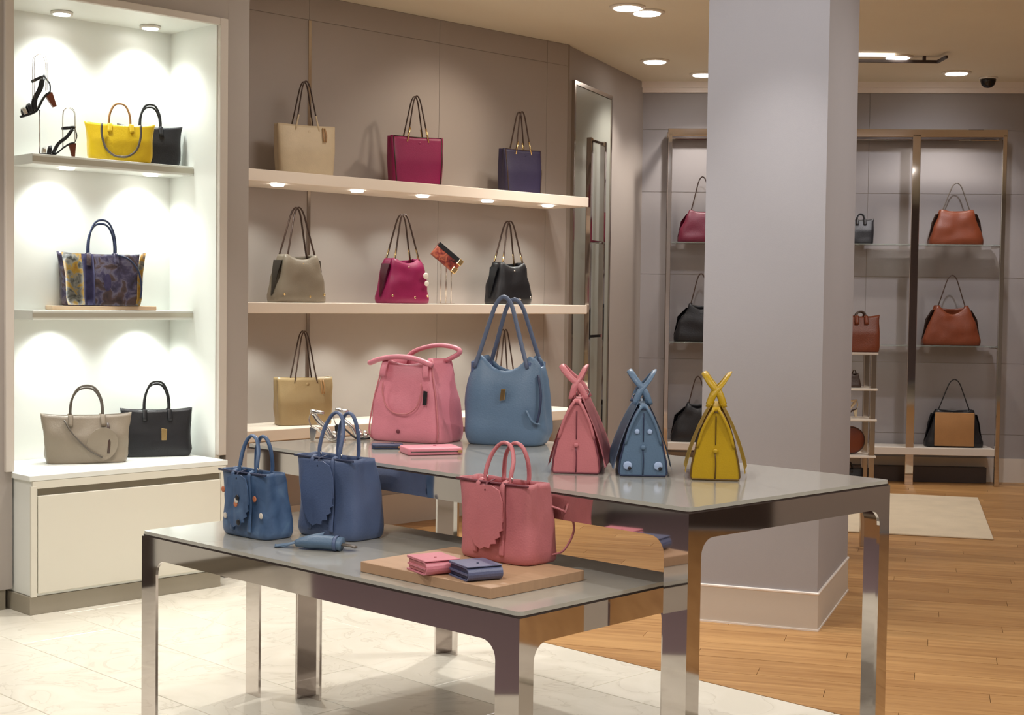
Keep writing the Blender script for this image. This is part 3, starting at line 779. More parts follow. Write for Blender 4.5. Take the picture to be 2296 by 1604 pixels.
# lowest row
tote('bronze tan tote with creased front, leftmost on the lowest long shelf', col_on(676, 7.06, .7255), 30, l_goldtan, l_brown, tassel=l_tan, H=.28, W=.365, flare=1.06, crease=.006, seed=4, strap=.28)
tote('brown tote on the lowest shelf, hidden behind the big blue bag except its straps', col_on(1126, 7.06, .7255), 34, l_taupe, l_brown, H=.28, W=.34, strap=.28, sx=.17)
# ------------------------------------------------------------------ niche bags
satchel('yellow tote with its strap hanging in a ring on the upper niche shelf', E(0, 0, 0) + Vector(col_on(271, 6.80, 2.1755)), 22, l_yel, l_tan, W=.36, D=.10, H=.19, hr=.125, hw=.15, flop=l_grey, base=.88, group='bags in the lit niche')
satchel('small black tote half hidden behind the yellow one in the niche', Vector(col_on(338, 6.845, 2.1755)), 22, l_black, l_black, W=.34, D=.09, H=.20, hr=.12, hw=.155, base=.9, group='bags in the lit niche')
sn = satchel('snake print tote in purple, brown and yellow on the middle niche shelf', Vector(col_on(226, 6.825, 1.4325)), 24, m_snake, l_dkblue, W=.45, D=.13, H=.265, hr=.175, hw=.15, base=.88, group='bags in the lit niche', seed=3)
bm = bmesh.new()
for s, x0, x1, mm in ((0, -.90, -.47, m_snakey), (0, -.47, -.2, m_snakep), (0, .84, .98, m_snakey)):
    bm = bmesh.new(); H_ = .265; W_ = .45; D_ = .13; B_ = W_ / 2 * .88
    prof = [(0.004, B_ * .97, D_ / 2), (H_ * .15, B_ * 1.02, D_ / 2 * 1.02), (H_ * .55, B_ * 1.04, D_ / 2 * .9), (H_ * .85, W_ / 2 * .97, D_ / 2 * .58), (H_ * .995, W_ / 2 * 1.0, D_ / 2 * .42)]
    cols = []
    for k in range(5):
        u = x0 + (x1 - x0) * k / 4; col_ = []
        for z, hw_, hd_ in prof:
            y = -hd_ * (1 - abs(u) ** 5) ** .2 - .0035
            col_.append(bm.verts.new((u * hw_, y, z + (.012 * abs(u) ** 3 * (z / H_) ** 3))))
        cols.append(col_)
    for a, b in zip(cols, cols[1:]):
        for i in range(len(prof) - 1): bm.faces.new((a[i], b[i], b[i + 1], a[i + 1]))
    bmesh.ops.solidify(bm, geom=bm.faces[:], thickness=-.002)
    mk('print_panel', bm, mm, sn, True)
bm = bmesh.new(); sweep(bm, [(.07, -.05, .262), (.13, -.064, .24), (.175, -.074, .18), (.19, -.078, .10), (.185, -.076, .04)], .004, .005, (0, 1, 0), 8, 4); mk('shoulder_strap', bm, l_dkblue, sn, True)
plate('hang_tag', sn, m_snakep, oval(.02, .12, .018, .045, 14), -.074, .003)
rz_ = rad(34)
b = bmesh.new(); box(b, -.27, .27, -.065, .065, 0, .021); bev(b, .002, 1)
o = mk('riser_board', b, mat('pale_wood_riser', (236, 206, 172), .5), loc=Vector(col_on(226, 6.825, 1.411)), rz=rad(33)); tag(o, 'pale wooden riser under the snake print tote', 'riser')
tb = satchel('large taupe tote with draped front, left on the niche counter', bag_spot(196, 1040, .6505, 20, .16), 20, l_taupe, l_grey, W=.455, D=.16, H=.235, hr=.15, hw=.17, base=.86, group='bags in the lit niche', seed=6, crease=.012)
bm = bmesh.new()
pts = oval(.03, .115, .075, .085, 18); extr(bm, pts, -.088, -.080); T = Matrix.Rotation(rad(22), 4, 'Y')
for v in bm.verts: v.co = T @ v.co
mk('front_flap', bm, l_taupe, tb)
bm = bmesh.new(); sweep(bm, [(-.11, -.06, .215), (-.07, -.085, .15), (0, -.095, .075), (.07, -.092, .03)], .006, .004, (0, 1, 0), 8, 4); mk('front_strap', bm, l_grey, tb, True)
bm = bmesh.new(); sweep(bm, [(.10, -.06, .2), (.105, -.086, .12), (.10, -.09, .05)], .006, .002, (1, 0, 0), 8, 3); mk('tassel', bm, l_brown, tb, True)
satchel('black leather tote with pale gold tag, right on the niche counter', bag_spot(352, 1026, .6505, 20, .14) + Vector((0, .02, 0)), 20, l_black, l_black, W=.37, D=.13, H=.24, hr=.15, hw=.17, base=.94, group='bags in the lit niche', tagm=m_gold, seed=5, crease=.008)

# ------------------------------------------------------------------ heeled sandals on wire stands
def sandal(label, loc, yaw, post, s=1.0, tilt=0.0, up=m_silver, wires=True, group=None, heelm=l_cognac, strapm=l_black, foot=l_black):
    t = thing('heeled_sandal', label, 'shoe', loc, rad(yaw), group)
    T = Matrix.Translation((0, 0, post)) @ Matrix.Rotation(tilt, 4, 'Y') @ Matrix.Scale(s, 4)
    # sole: x from toe (-) to heel (+)
    sole = [(-.115, .012), (-.08, .010), (-.03, .012), (.0, .03), (.035, .062), (.07, .085), (.10, .092)]
    bm = bmesh.new(); P = catmull([(x, 0, z) for x, z in sole], 4); L_, R_ = [], []
    n = len(P)
    for i, p in enumerate(P):
        k = i / (n - 1); hw = .034 * (1 - .45 * k) * min(1, .45 + 4 * k) * min(1, .5 + 3 * (1 - k))
        L_.append([bm.verts.new((p.x, hw, p.z)), bm.verts.new((p.x, hw, p.z - .012))]); R_.append([bm.verts.new((p.x, -hw, p.z)), bm.verts.new((p.x, -hw, p.z - .012))])
    for i in range(n - 1):
        a, b, c, d = L_[i], L_[i + 1], R_[i], R_[i + 1]
        bm.faces.new((a[0], b[0], d[0], c[0])); bm.faces.new((a[1], c[1], d[1], b[1])); bm.faces.new((a[0], a[1], b[1], b[0])); bm.faces.new((c[0], d[0], d[1], c[1]))
    bm.faces.new((L_[0][0], R_[0][0], R_[0][1], L_[0][1])); bm.faces.new((L_[-1][0], L_[-1][1], R_[-1][1], R_[-1][0]))
    for v in bm.verts: v.co = T @ v.co
    mk('sole', bm, foot, t, True)
    bm = bmesh.new(); b_ = [(.062, .076), (.106, .084), (.100, -.0), (.080, -.0)]; extr(bm, b_, -.014, .014)
    for v in bm.verts: v.co = T @ v.co
    mk('heel', bm, heelm, t)
    def st(pts, nm, m_=strapm, ra=.012, rb=.003, ref=(1, 0, .3)):
        bm = bmesh.new(); sweep(bm, pts, ra, rb, ref, 8, 4)
        for v in bm.verts: v.co = T @ v.co
        mk(nm, bm, m_, t, True)
    st([(-.085, -.033, .01), (-.085, -.026, .038), (-.085, 0, .05), (-.085, .026, .038), (-.085, .033, .01)], 'toe_strap', up)
    st([(-.055, -.034, .01), (-.05, -.028, .045), (-.048, 0, .06), (-.05, .028, .045), (-.055, .034, .01)], 'toe_strap')
    st([(-.03, -.03, .015), (.0, -.032, .075), (.05, -.03, .12), (.085, -.024, .17)], 'side_strap', ra=.010)
    st([(-.03, .03, .015), (.0, .032, .075), (.05, .03, .12), (.085, .024, .17)], 'side_strap', ra=.010)
    st([(.1, 0, .092), (.112, 0, .13), (.1, 0, .175)], 'heel_strap', ra=.017, ref=(0, 1, 0))
    bm = bmesh.new(); sweep(bm, [(.062 + .042 * math.cos(a), .032 * math.sin(a), .178 + .006 * math.cos(a)) for a in [2 * math.pi * k / 14 for k in range(14)]], .008, .002, (0, 0, 1), 6, 0, True)
    for v in bm.verts: v.co = T @ v.co
    mk('ankle_strap', bm, strapm, t, True)
    if wires:
        for dy in (-.022, .022):
            bm = bmesh.new(); x0, x1 = .028, .10; sweep(bm, [(x0, dy, .05), (x0, dy, .25), (x0 + .012, dy, .292), ((x0 + x1) / 2, dy, .30), (x1 - .012, dy, .292), (x1, dy, .25), (x1, dy, .10)], .0018, .0018, (0, 1, 0), 6, 3)
            T2 = Matrix.Translation((-.055 if tilt else 0, 0, post + (.02 if tilt else 0))) @ Matrix.Scale(s, 4)
            for v in bm.verts: v.co = T2 @ v.co
            mk('wire_hoop', bm, m_chrome2, t, True)
    if post > .05:
        bm = bmesh.new(); sweep(bm, [(.0, 0, .0), (.0, 0, post + .01)], .003, .003, (0, 1, 0), 8, 0); mk('stand_post', bm, m_chrome2, t, True)
        bm = bmesh.new(); lathe(bm, [(.035, 0), (.035, .004), (.004, .006)], 20); mk('stand_foot', bm, m_chrome2, t, True)
    return t
sandal('black heeled sandal raised on a tall wire stand, top left of the niche', Vector(col_on(92, 6.79, 2.1755)), 30, .215, .86, rad(-22), group='sandals in the niche')
sandal('black heeled sandal standing low on the upper niche shelf left of the yellow tote', Vector(col_on(133, 6.76, 2.1755)), 22, .001, .80, 0, group='sandals in the niche')

# ------------------------------------------------------------------ wallet on a wire stand
t = thing('display_wallet', 'red brown snake print wallet tilted on a wire stand, middle shelf', 'wallet', col_on(1000, 7.03, 1.4565), rad(20))
bm = bmesh.new(); box(bm, -.10, .10, -.014, .014, -.05, .05); bev(bm, .006, 2)
T = Matrix.Translation((-.005, 0, .30)) @ Matrix.Rotation(rad(38), 4, 'Y')
for v in bm.verts: v.co = T @ v.co
mk('cover', bm, m_wall_red, t, True)
bm = bmesh.new(); box(bm, .072, .106, -.017, .017, -.052, -.012); box(bm, .072, .106, -.017, .017, .012, .052); bev(bm, .003, 1)
for v in bm.verts: v.co = T @ v.co
mk('gilt_corner', bm, m_gold, t)['kind'] = 'stuff'
bm = bmesh.new(); box(bm, -.10, .08, -.0165, -.0135, .02, .05); bev(bm, .001, 1)
for v in bm.verts: v.co = T @ v.co
mk('dark_flap', bm, l_black, t)
for x in (-.035, .0, .035):
    bm = bmesh.new(); sweep(bm, [(x, .02, .0), (x, .02, .27 - x * .6)], .0035, .0035, (0, 1, 0), 8, 0); mk('stand_post', bm, m_chrome2, t, True)
bm = bmesh.new(); box(bm, -.05, .05, -.01, .045, 0, .004); mk('stand_foot', bm, m_chrome2, t)

# ------------------------------------------------------------------ tall table: big pink, big blue
pk = thing('bucket_bag', 'large pink bucket bag with drooping handles on the tall table', 'handbag', bag_spot(903, 992, ZU + .0005, -27, .21) + Vector((.0, 0, 0)), rad(-27))
W_, D_, H_ = .335, .225, .32
shell('body', pk, l_pink, [(0, W_ / 2 * .96, D_ / 2 * .95), (H_ * .12, W_ / 2 * 1.03, D_ / 2 * 1.03), (H_ * .5, W_ / 2 * .97, D_ / 2 * .92), (H_ * .8, W_ / 2 * .84, D_ / 2 * .8), (H_, W_ / 2 * .79, D_ / 2 * .68)], e=6, gus=.62, gp=.9, gq=.7,
      rim=lambda u, s: -.022 * (1 - abs(u * 1.3) ** 2) if abs(u) < .75 else 0, crease=.006, seed=9, inner=.45)
for s in (-1, 1):
    bm = bmesh.new(); sweep(bm, [(s * W_ / 2 * .86, -D_ / 2 * .86, .008), (s * W_ / 2 * .92, -D_ / 2 * .92, H_ * .13), (s * W_ / 2 * .83, -D_ / 2 * .83, H_ * .5), (s * W_ / 2 * .70, -D_ / 2 * .74, H_ * .8), (s * W_ / 2 * .64, -D_ / 2 * .61, H_ * .985)], .003, .003, n=6, smooth=3); mk('seam_piping', bm, l_pinkd, pk, True)
bm = bmesh.new(); sweep(bm, [(-.165, -.085, H_ * .93), (-.11, -.092, H_ * .985), (-.03, -.10, H_ * 1.02), (.05, -.10, H_ * 1.0), (.12, -.092, H_ * .93)], .014, .010, (0, 1, 0), 10, 6); mk('handle', bm, l_pink, pk, True)
bm = bmesh.new(); sweep(bm, [(-.09, .05, H_ * .96), (-.04, .055, H_ * 1.08), (.05, .06, H_ * 1.15), (.13, .06, H_ * 1.13), (.155, .055, H_ * 1.07), (.10, .05, H_ * .97)], .014, .009, (0, 1, 0), 10, 6); mk('handle', bm, l_pink, pk, True)
for x, y in ((-.09, -.078), (.095, -.078), (-.09, .06), (.10, .06)):
    bm = bmesh.new(); sweep(bm, [(x, y * 1.12, H_ * .97), (x, y * 1.34, H_ * .88), (x * 1.05, y * 1.38, H_ * .78)], .014, .003, (1, 0, 0), 8, 3); mk('handle_tab', bm, l_pink, pk, True)
hang('curved_strap', pk, l_pinkd, -.085, .085, -D_ / 2 * 1.0 - .003, H_ * .72, H_ * .38, .003, .003, .006)
plate('dark_tag', pk, l_black, [(.092, H_ * .46), (.108, H_ * .46), (.112, H_ * .62), (.096, H_ * .63)], -D_ / 2 * 1.0, .004)
disc('stamp', pk, l_dkpink, (-.015, -D_ / 2 * 1.03, H_ * .13), .008, .003)
l_bstrap = leather('slate_strap_leather', (84, 96, 120), .42)
bb_ = thing('shoulder_bag', 'large slate blue shoulder bag with upright straps on the tall table', 'handbag', bag_spot(1122, 1000, ZU + .0005, -16, .19), rad(-16))
W_, D_, H_ = .315, .19, .325
def rimb(u, s):
    a = abs(u); return (-.045 * math.cos(min(1, a / .62) * math.pi / 2) + .012 * math.exp(-((a - .62) / .16) ** 2) - .035 * max(0, a - .8) / .2)
shell('body', bb_, l_blue, [(0, W_ / 2 * .92, D_ / 2 * .94), (H_ * .12, W_ / 2 * 1.0, D_ / 2 * 1.03), (H_ * .45, W_ / 2 * 1.04, D_ / 2 * .96), (H_ * .8, W_ / 2 * 1.02, D_ / 2 * .72), (H_, W_ / 2 * .96, D_ / 2 * .5)], e=4, gus=.28, gp=1.6, rim=rimb, crease=.012, fr=11, seed=12, inner=.5)
for y, k in ((-.055, 1.0), (.055, .96)):
    sh_ = -.014 if y < 0 else .014
    loop('strap', bb_, l_bstrap, -.105 + sh_, .105 + sh_, y, H_ - .035, H_ + .235 * k, .009, .0085, -y * .55, 'peak')
for x in (-.105, .105):
    for y in (-.05, .05):
        bm = bmesh.new(); x_ = x + (-.014 if y < 0 else .014); box(bm, x_ - .014, x_ + .014, y - .006, y + .006, H_ - .055, H_ - .01); bev(bm, .003, 1); mk('strap_tab', bm, l_blue2, bb_)
bm = bmesh.new(); sweep(bm, [(.135, -.062, H_ * .82), (.15, -.078, H_ * .6), (.148, -.088, H_ * .4), (.14, -.094, H_ * .28)], .008, .005, (0, 1, 0), 8, 4); mk('side_fold', bm, l_dkblue, bb_, True)
bm = bmesh.new(); sweep(bm, [(.10, -.098, H_ * .42), (.125, -.102, H_ * .30), (.15, -.085, H_ * .26)], .009, .004, (0, 1, 0), 8, 4); mk('side_cord', bm, l_blue, bb_, True)
plate('gold_badge', bb_, m_gold, [(-.006, H_ * .52), (.014, H_ * .53), (.018, H_ * .66), (.0, H_ * .66)], -D_ / 2 * .99, .003, .001)

# ------------------------------------------------------------------ three end-on satchels
def swag(label, px, py, phi, m, md, hl=0.0, h=.235, deco=None, L=.30, hb=.076):
    c = bag_spot(px, py, ZU + .0005, phi, 0)
    t = thing('satchel_bag', label, 'handbag', c, rad(phi), 'satchels standing end-on on the tall table')
    # core body: triangular prism with soft pleats
    prof = [(0, hb * .93), (.012, hb), (.05, hb * .95), (.1, hb * .8), (.15, hb * .6), (.19, hb * .40), (h - .02, hb * .24)]
    bm = bmesh.new(); out = [(-x, z) for z, x in prof] + [(x, z) for z, x in reversed(prof)]
    def ringy(y, k, seed_=0):
        return [bm.verts.new((x * k, y, z)) for x, z in out]
    ys = [(0, .96), (.006, 1), (L * .5, 1.02), (L - .006, 1), (L, .96)]
    rr = [ringy(y, k) for y, k in ys]
    bm.faces.new(rr[0]); bm.faces.new(rr[-1][::-1]); n = len(out)
    for a, b in zip(rr, rr[1:]):
        for i in range(n): bm.faces.new((a[i], b[i], b[(i + 1) % n], a[(i + 1) % n]))
    mk('body', bm, m, t, False)
    # outer panels, flaring like wings behind the end gusset
    for s in (-1, 1):
        bm = bmesh.new(); A_, B_ = [], []
        zz = [(h + .004, hb * .14), (.19, hb * .42), (.15, hb * .63), (.1, hb * .84), (.05, hb * 1.0), (.02, hb * 1.06)]
        nY = 9
        g = []
        for z, x in zz:
            row = []
            for j in range(nY):
                y = .012 + (L - .02) * j / (nY - 1); fl = (h - z) / h
                yy = y + (j / (nY - 1)) * .03 * fl
                row.append(bm.verts.new((s * (x + .003 + (.008 + .014 * (j / (nY - 1))) * fl + .002 * math.sin(j * 1.3) * fl), yy, z)))
            g.append(row)
        for a, b in zip(g, g[1:]):
            for j in range(nY - 1): bm.faces.new((a[j], a[j + 1], b[j + 1], b[j]))
        bmesh.ops.solidify(bm, geom=bm.faces[:], thickness=.009 * s)
        mk('side_panel', bm, m, t, True)
    # dark edge paint
    bm = bmesh.new(); sweep(bm, [(x * 1.0, -.001, max(z, .003)) for x, z in out], .0028, .0028, (0, 1, 0), 6, 0, True); mk('edge_piping', bm, md, t, True)
    bm = bmesh.new(); sweep(bm, [(0, -.002, .004), (.001, -.004, .05), (-.001, -.003, .085)], .0018, .0012, (1, 0, 0), 6, 2); mk('gusset_seam', bm, md, t, True)
    bm = bmesh.new()
    sweep(bm, [(0, -.001, .11), (0, -.003, .16), (0, -.002, .20)], .0016, .0012, (1, 0, 0), 6, 2); mk('gusset_pleat', bm, md, t, True)
    for s in (-1, 1):
        bm = bmesh.new(); sweep(bm, [(s * .006, -.003, h - .01), (s * .024, -.006, h - .04), (s * .042, -.004, h - .08), (s * .056, .001, h - .13)], .006, .005, (0, 1, 0), 8, 3); mk('pleat_fold', bm, m, t, True)
    disc('gusset_stud', t, m, (0, 0, .092), .008, .008)
    # zip top and rings
    bm = bmesh.new(); box(bm, -.014, .014, .0, L, h - .022, h - .006); bev(bm, .004, 1); mk('zip_top', bm, m, t)
    for s in (-1, 1):
        for y in (L * .3, L * .7):
            bm = bmesh.new(); sweep(bm, [(s * .016 + .009 * math.cos(a), y, h + .004 + .011 * math.sin(a)) for a in [2 * math.pi * k / 10 for k in range(10)]], .002, .002, (0, 1, 0), 6, 0, True); mk('ring', bm, m_silver, t, True)
    # crossed handles
    for s in (-1, 1):
        y0, y1 = L * .28, L * .72
        pts = [(s * .024, y0, h - .012), (s * .008 + hl * .3, y0 + .004, h + .03), (-s * .018 + hl * .7, y0 + .016, h + .062), (-s * .037 + hl, (y0 + y1) / 2 - .02, h + .09), (-s * .038 + hl, (y0 + y1) / 2 + .02, h + .091), (-s * .018 + hl * .7, y1 - .016, h + .062), (s * .008 + hl * .3, y1 - .004, h + .03), (s * .024, y1, h - .012)]
        bm = bmesh.new(); sweep(bm, pts, .0105, .0045, (1, 0, .6), 8, 4); mk('handle', bm, m, t, True)
    if deco:
        for x, z, r_ in ((-.048, .034, .014), (.048, .034, .014), (-.02, .142, .008), (.02, .142, .008)):
            disc('flower_disc', t, deco, (x, -.001, z), r_, .004); 
            if r_ > .01: disc('flower_heart', t, l_black, (x + .006, -.005, z - .008), .006, .003)
    return t
swag('pink satchel standing end-on, leftmost of three on the tall table', 1291, 1063, -7, l_pinkd, l_dkpink, -.022, .243)
swag('slate blue satchel with flower discs, end-on on the tall table', 1441, 1069, -2, l_blue, l_dkblue, 0, .232, leather('pale_blue_leather', (160, 180, 214), .4))
swag('mustard yellow satchel standing end-on near the tall table corner', 1603, 1078, -8, l_mus, l_dkmus, 0, .232)

# ------------------------------------------------------------------ wallets and small things
def zipwallet(label, px, py, z, phi, m, W=.18, D=.10, H=.02, d0=0):
    t = thing('flat_wallet', label, 'wallet', bag_spot(px, py, z + .0005, phi, D), rad(phi))
    bm = bmesh.new(); box(bm, -W / 2, W / 2, -D / 2, D / 2, 0, H)
    ed = [e for e in bm.edges if abs(e.verts[0].co.z - e.verts[1].co.z) > .005]; bmesh.ops.bevel(bm, geom=ed, offset=.015, segments=4, affect='EDGES', profile=.5)
    bev(bm, .004, 2); mk('cover', bm, m, t, True)
    bm = bmesh.new(); sweep(bm, [(-W / 2 + .01, -D / 2 - .0005, H / 2), (W / 2 - .01, -D / 2 - .0005, H / 2)], .0015, .002, (0, 1, 0), 6, 0); mk('zip', bm, l_brown, t)
    bm = bmesh.new(); box(bm, W / 2 - .02, W / 2 - .004, -D / 2 - .006, -D / 2, H * .3, H * .7); mk('zip_pull', bm, m_gold, t)
    disc_ = bmesh.new(); lathe(disc_, [(.006, 0), (.006, .002), (.004, .003)], 10, (.02, .02, H)); mk('stamp', disc_, m, t, True)
    return t
zipwallet('flat pink wallet lying before the large pink bag', 977, 1021, ZU, 18, l_pink, .20, .14, .024)
zipwallet('flat dark blue wallet lying left of the flat pink one', 870, 1008, ZU, 8, l_dkblue, .115, .08, .016)
# metallic sandals at the back left of the tall table
sandal('metallic flat-strapped sandal lying behind the blue handbags on the tall table', bag_spot(800, 987, ZU + .0005, 60, .05), 188, .003, .62, 0, wires=False, group='metallic sandals on the tall table', heelm=l_black, strapm=m_silver, foot=l_black)
sandal('second metallic sandal, nearer the table left end', bag_spot(745, 992, ZU + .0005, 60, .05), 176, .003, .62, 0, wires=False, group='metallic sandals on the tall table', heelm=m_silver, strapm=m_silver, foot=m_silver)

# ------------------------------------------------------------------ low table bags
def city(label, loc, phi, m, md, W, D, H, hr, hwid=.17, group='totes on the low table', tagk=1.0, seed=0, loopside=False, floral=False, name='tote_bag', lean=(0, 0), tabm=None, inner=None):
    t = thing(name, label, 'handbag', loc, rad(phi), group)
    shell('body', t, m, [(0, W / 2 * .95, D / 2 * .94), (H * .1, W / 2 * 1.0, D / 2 * 1.02), (H * .5, W / 2 * .97, D / 2 * .92), (H * .85, W / 2 * 1.0, D / 2 * .78, -.014), (H, W / 2 * 1.04, D / 2 * .66, -.022)], e=5.5, gus=.14, gp=1.6, rim=lambda u, s: .004 * u * u, crease=.007, fr=12, seed=seed, inner=.5)
    def fy(z):
        pr_ = [(0, .94, 0), (.1, 1.02, 0), (.5, .92, 0), (.85, .78, -.014), (1, .66, -.022)]; q = max(0, min(1, z / H))
        for (a0, v0, o0), (a1, v1, o1) in zip(pr_, pr_[1:]):
            if q <= a1: k = (q - a0) / (a1 - a0); return -(D / 2 * (v0 + (v1 - v0) * k)) + o0 + (o1 - o0) * k
        return -D / 2 * .66 - .022
    bm = bmesh.new(); yt = -D / 2 * .67 - .022
    sweep(bm, [(-W / 2 * 1.0, yt, H), (0, yt - .002, H - .001), (W / 2 * 1.0, yt, H)], .003, .004, n=6, smooth=2); mk('rim_piping', bm, md, t, True)
    A = W * hwid
    for y, ln in ((-D * .3, lean[0]), (D * .18, lean[1])):
        h0 = H - .01
        pts = [(-A, y, h0), (-A * 1.02 + ln * .1, y * .95, h0 + hr * .3), (-A * .86 + ln * .5, y * .6, h0 + hr * .68), (-A * .4 + ln * .9, y * .3, h0 + hr * .95), (A * .1 + ln, y * .2, h0 + hr), (A * .6 + ln * .8, y * .3, h0 + hr * .88), (A * .95 + ln * .45, y * .6, h0 + hr * .58), (A * 1.02 + ln * .1, y * .95, h0 + hr * .25), (A, y, h0)]
        bm = bmesh.new(); sweep(bm, pts, .0075, .0055, (0, 1, 0), 8, 4); mk('handle', bm, m, t, True)
    for x in (-A, A):
        # tabs running down the front
        bm = bmesh.new(); sweep(bm, [(x, fy(H) + .012, H + .006), (x, fy(H) - .005, H - .006), (x * 1.02, fy(H * .8) - .006, H * .8), (x * 1.05, fy(H * .5) - .006, H * .5), (x * 1.06, fy(H * .2) - .005, H * .2), (x * 1.06, fy(H * .1) - .003, H * .1)], .010, .004, (1, 0, 0), 8, 4); tab_ = mk('handle_tab', bm, tabm or m, t, True)
        bm = bmesh.new(); sweep(bm, [(x + .008 * math.cos(a), -D * .30, H + .008 + .009 * math.sin(a)) for a in [2 * math.pi * k / 10 for k in range(10)]], .0018, .0018, (0, 1, 0), 6, 0, True); mk('ring', bm, m_silver, tab_, True)
    # big scalloped hang tag
    k = tagk; pts = [(-.034, 1.0), (-.014, 1.07), (.014, 1.08), (.034, 1.02), (.044, .82), (.046, .6)]
    z0, z1 = H * .16, H * .97
    right = [(.046, .5), (.041, .44), (.047, .37), (.038, .32), (.041, .25), (.030, .20), (.031, .13), (.019, .11), (.016, .04), (.004, .05), (-.008, 0), (-.02, .06), (-.032, .2), (-.042, .4), (-.046, .65)]
    P = [((x * k + W * -.02), z0 + (z1 - z0) * z / 1.08) for x, z in pts + right]
    bm = bmesh.new(); extr(bm, P, -.004, 0)
    bmesh.ops.triangulate(bm, faces=bm.faces[:])
    for v in bm.verts:
        q = v.co.z / H; v.co.y += min(fy(v.co.z), fy(v.co.z - .02)) - .014 - .006 * math.sin(q * 3)
    htag = mk('hang_tag', bm, tabm or m, t)
    bm = bmesh.new(); sweep(bm, [(-W * .02, fy(H) + .02, H * 1.03), (-W * .02, fy(H) - .014, H * 1.0), (-W * .02, fy(H * .9) - .02, H * .9)], .004, .002, (1, 0, 0), 6, 0); mk('tag_cord', bm, md, htag, True)
    if loopside:
        bm = bmesh.new(); sweep(bm, [(W / 2 * .8, D * .1, H * .75), (W / 2 * 1.12, D * .45, H * .62), (W / 2 * 1.14, D * .62, H * .4), (W / 2 * 1.05, D * .45, H * .15), (W / 2 * .97, D * .2, H * .1)], .004, .003, (0, 1, 0), 8, 5); mk('shoulder_strap', bm, m, t, True)
    if floral:
        pf = leather('petal_orange', (196, 120, 84), .5); pn_ = leather('petal_cream', (214, 206, 196), .5)
        for x, z, mm in ((-W * .02, H * .52, pf), (-W * .0, H * .58, pn_), (W * .28, H * .62, pf), (W * .42, H * .38, pn_), (-W * .33, H * .3, pn_), (W * .06, H * .25, l_black), (W * .02, H * .62, l_black), (-W * .38, H * .7, pf)):
            q = z / H; disc('flower', t, mm, (x, fy(z) - (.026 if abs(x + W * .02) < .047 * k else .006), z), .010, .002)
    return t
ZR = ZL + .0005
city('small blue floral tote with scalloped tag, leftmost on the low table', bag_spot(551, 1204, ZR, -42, .13) + Vector((-.01, -.01, 0)), -42, l_floral, l_dkblue, .25, .135, .215, .125, seed=21, floral=True, tagk=1.35, lean=(-.02, .02), tabm=l_floral)
city('larger denim blue tote with long scalloped tag on the low table', bag_spot(732, 1207, ZR, -40, .17) + Vector((-.015, -.005, 0)), -40, l_blue2, l_dkblue, .285, .175, .265, .155, seed=22, tagk=1.7, lean=(-.01, .03))
# board
bp = pix(1100, 1319, ZL + .031); bl = pix(808, 1259, ZL + .031); br = pix(1312, 1279, ZL + .031)
u1 = (bl - bp); u2 = (br - bp); L1 = u1.length; L2 = u2.length; a1 = math.atan2(-u1.y, -u1.x)
brd = bmesh.new(); box(brd, -L1, 0, 0, L2, 0, .030); bev(brd, .0015, 1)
o = mk('riser_board', brd, m_board, loc=(bp.x, bp.y, ZL + .0005), rz=a1); tag(o, 'square tan wooden board on the low table under a pink tote', 'riser')
ZB = ZL + .031
city('pink tote with scalloped tag standing on the tan wooden board', bag_spot(1106, 1258, ZB, -43, .16) + Vector((-.01, -.01, 0)), -43, l_pinkd, l_dkpink, .29, .165, .232, .12, seed=23, loopside=True, tagk=1.6, lean=(-.01, .02))
def foldwallet(label, px, py, phi, m, md, W=.105, D=.13, H=.038):
    t = thing('fold_wallet', label, 'wallet', bag_spot(px, py, ZB + .0003, phi, D), rad(phi), 'folded wallets on the tan board')
    # profile in (y,z), extruded along x
    def ext(name, pts, m_, x0=-W / 2, x1=W / 2):
        bm = bmesh.new(); T = Matrix(((0, 1, 0, 0), (1, 0, 0, 0), (0, 0, 1, 0), (0, 0, 0, 1))); extr(bm, pts, x0, x1, T); return mk(name, bm, m_, t)
    r = H / 2
    C_out = [(D / 2 - .004, 0)] + [(-D / 2 + r - r * math.sin(a), r - r * math.cos(a)) for a in [math.pi * k / 8 for k in range(9)]] + [(D / 2 - .004, H)]
    C_in = [(p[0] + (.004 if i > 0 and p[0] < D / 2 - .005 else 0), p[1] * .8 + H * .1) for i, p in enumerate(C_out)][::-1]
    ext('cover', C_out + C_in, m)
    pg = ext('inner_pages', [(-D / 2 + .008, H * .16), (D / 2 - .01, H * .16), (D / 2 - .01, H * .84), (-D / 2 + .008, H * .84)], md, -W / 2 + .004, W / 2 - .004)
    cs = ext('card_slot', [(-D / 2 + .01, H * .4), (D / 2 - .006, H * .4), (D / 2 - .006, H * .55), (-D / 2 + .01, H * .55)], m, -W / 2 + .001, W / 2 - .001)
    cs.parent = pg
    bm = bmesh.new(); box(bm, -W / 2 - .001, W / 2 + .001, -D / 2 + .006, D / 2 - .006, H, H + .003); bev(bm, .001, 1); mk('flap', bm, m, t)
    bm = bmesh.new(); lathe(bm, [(.004, 0), (.003, .002)], 10, (0, -D * .1, H + .003)); mk('snap', bm, md, t, True)
    return t
foldwallet('folded pink wallet on the tan board before the pink tote', 995, 1290, 30, l_pink, l_pinkd)
foldwallet('folded grey blue wallet on the tan board, right of the pink wallet', 1090, 1304, 28, leather('grey_blue_leather', (92, 98, 130), .4), l_dkblue)
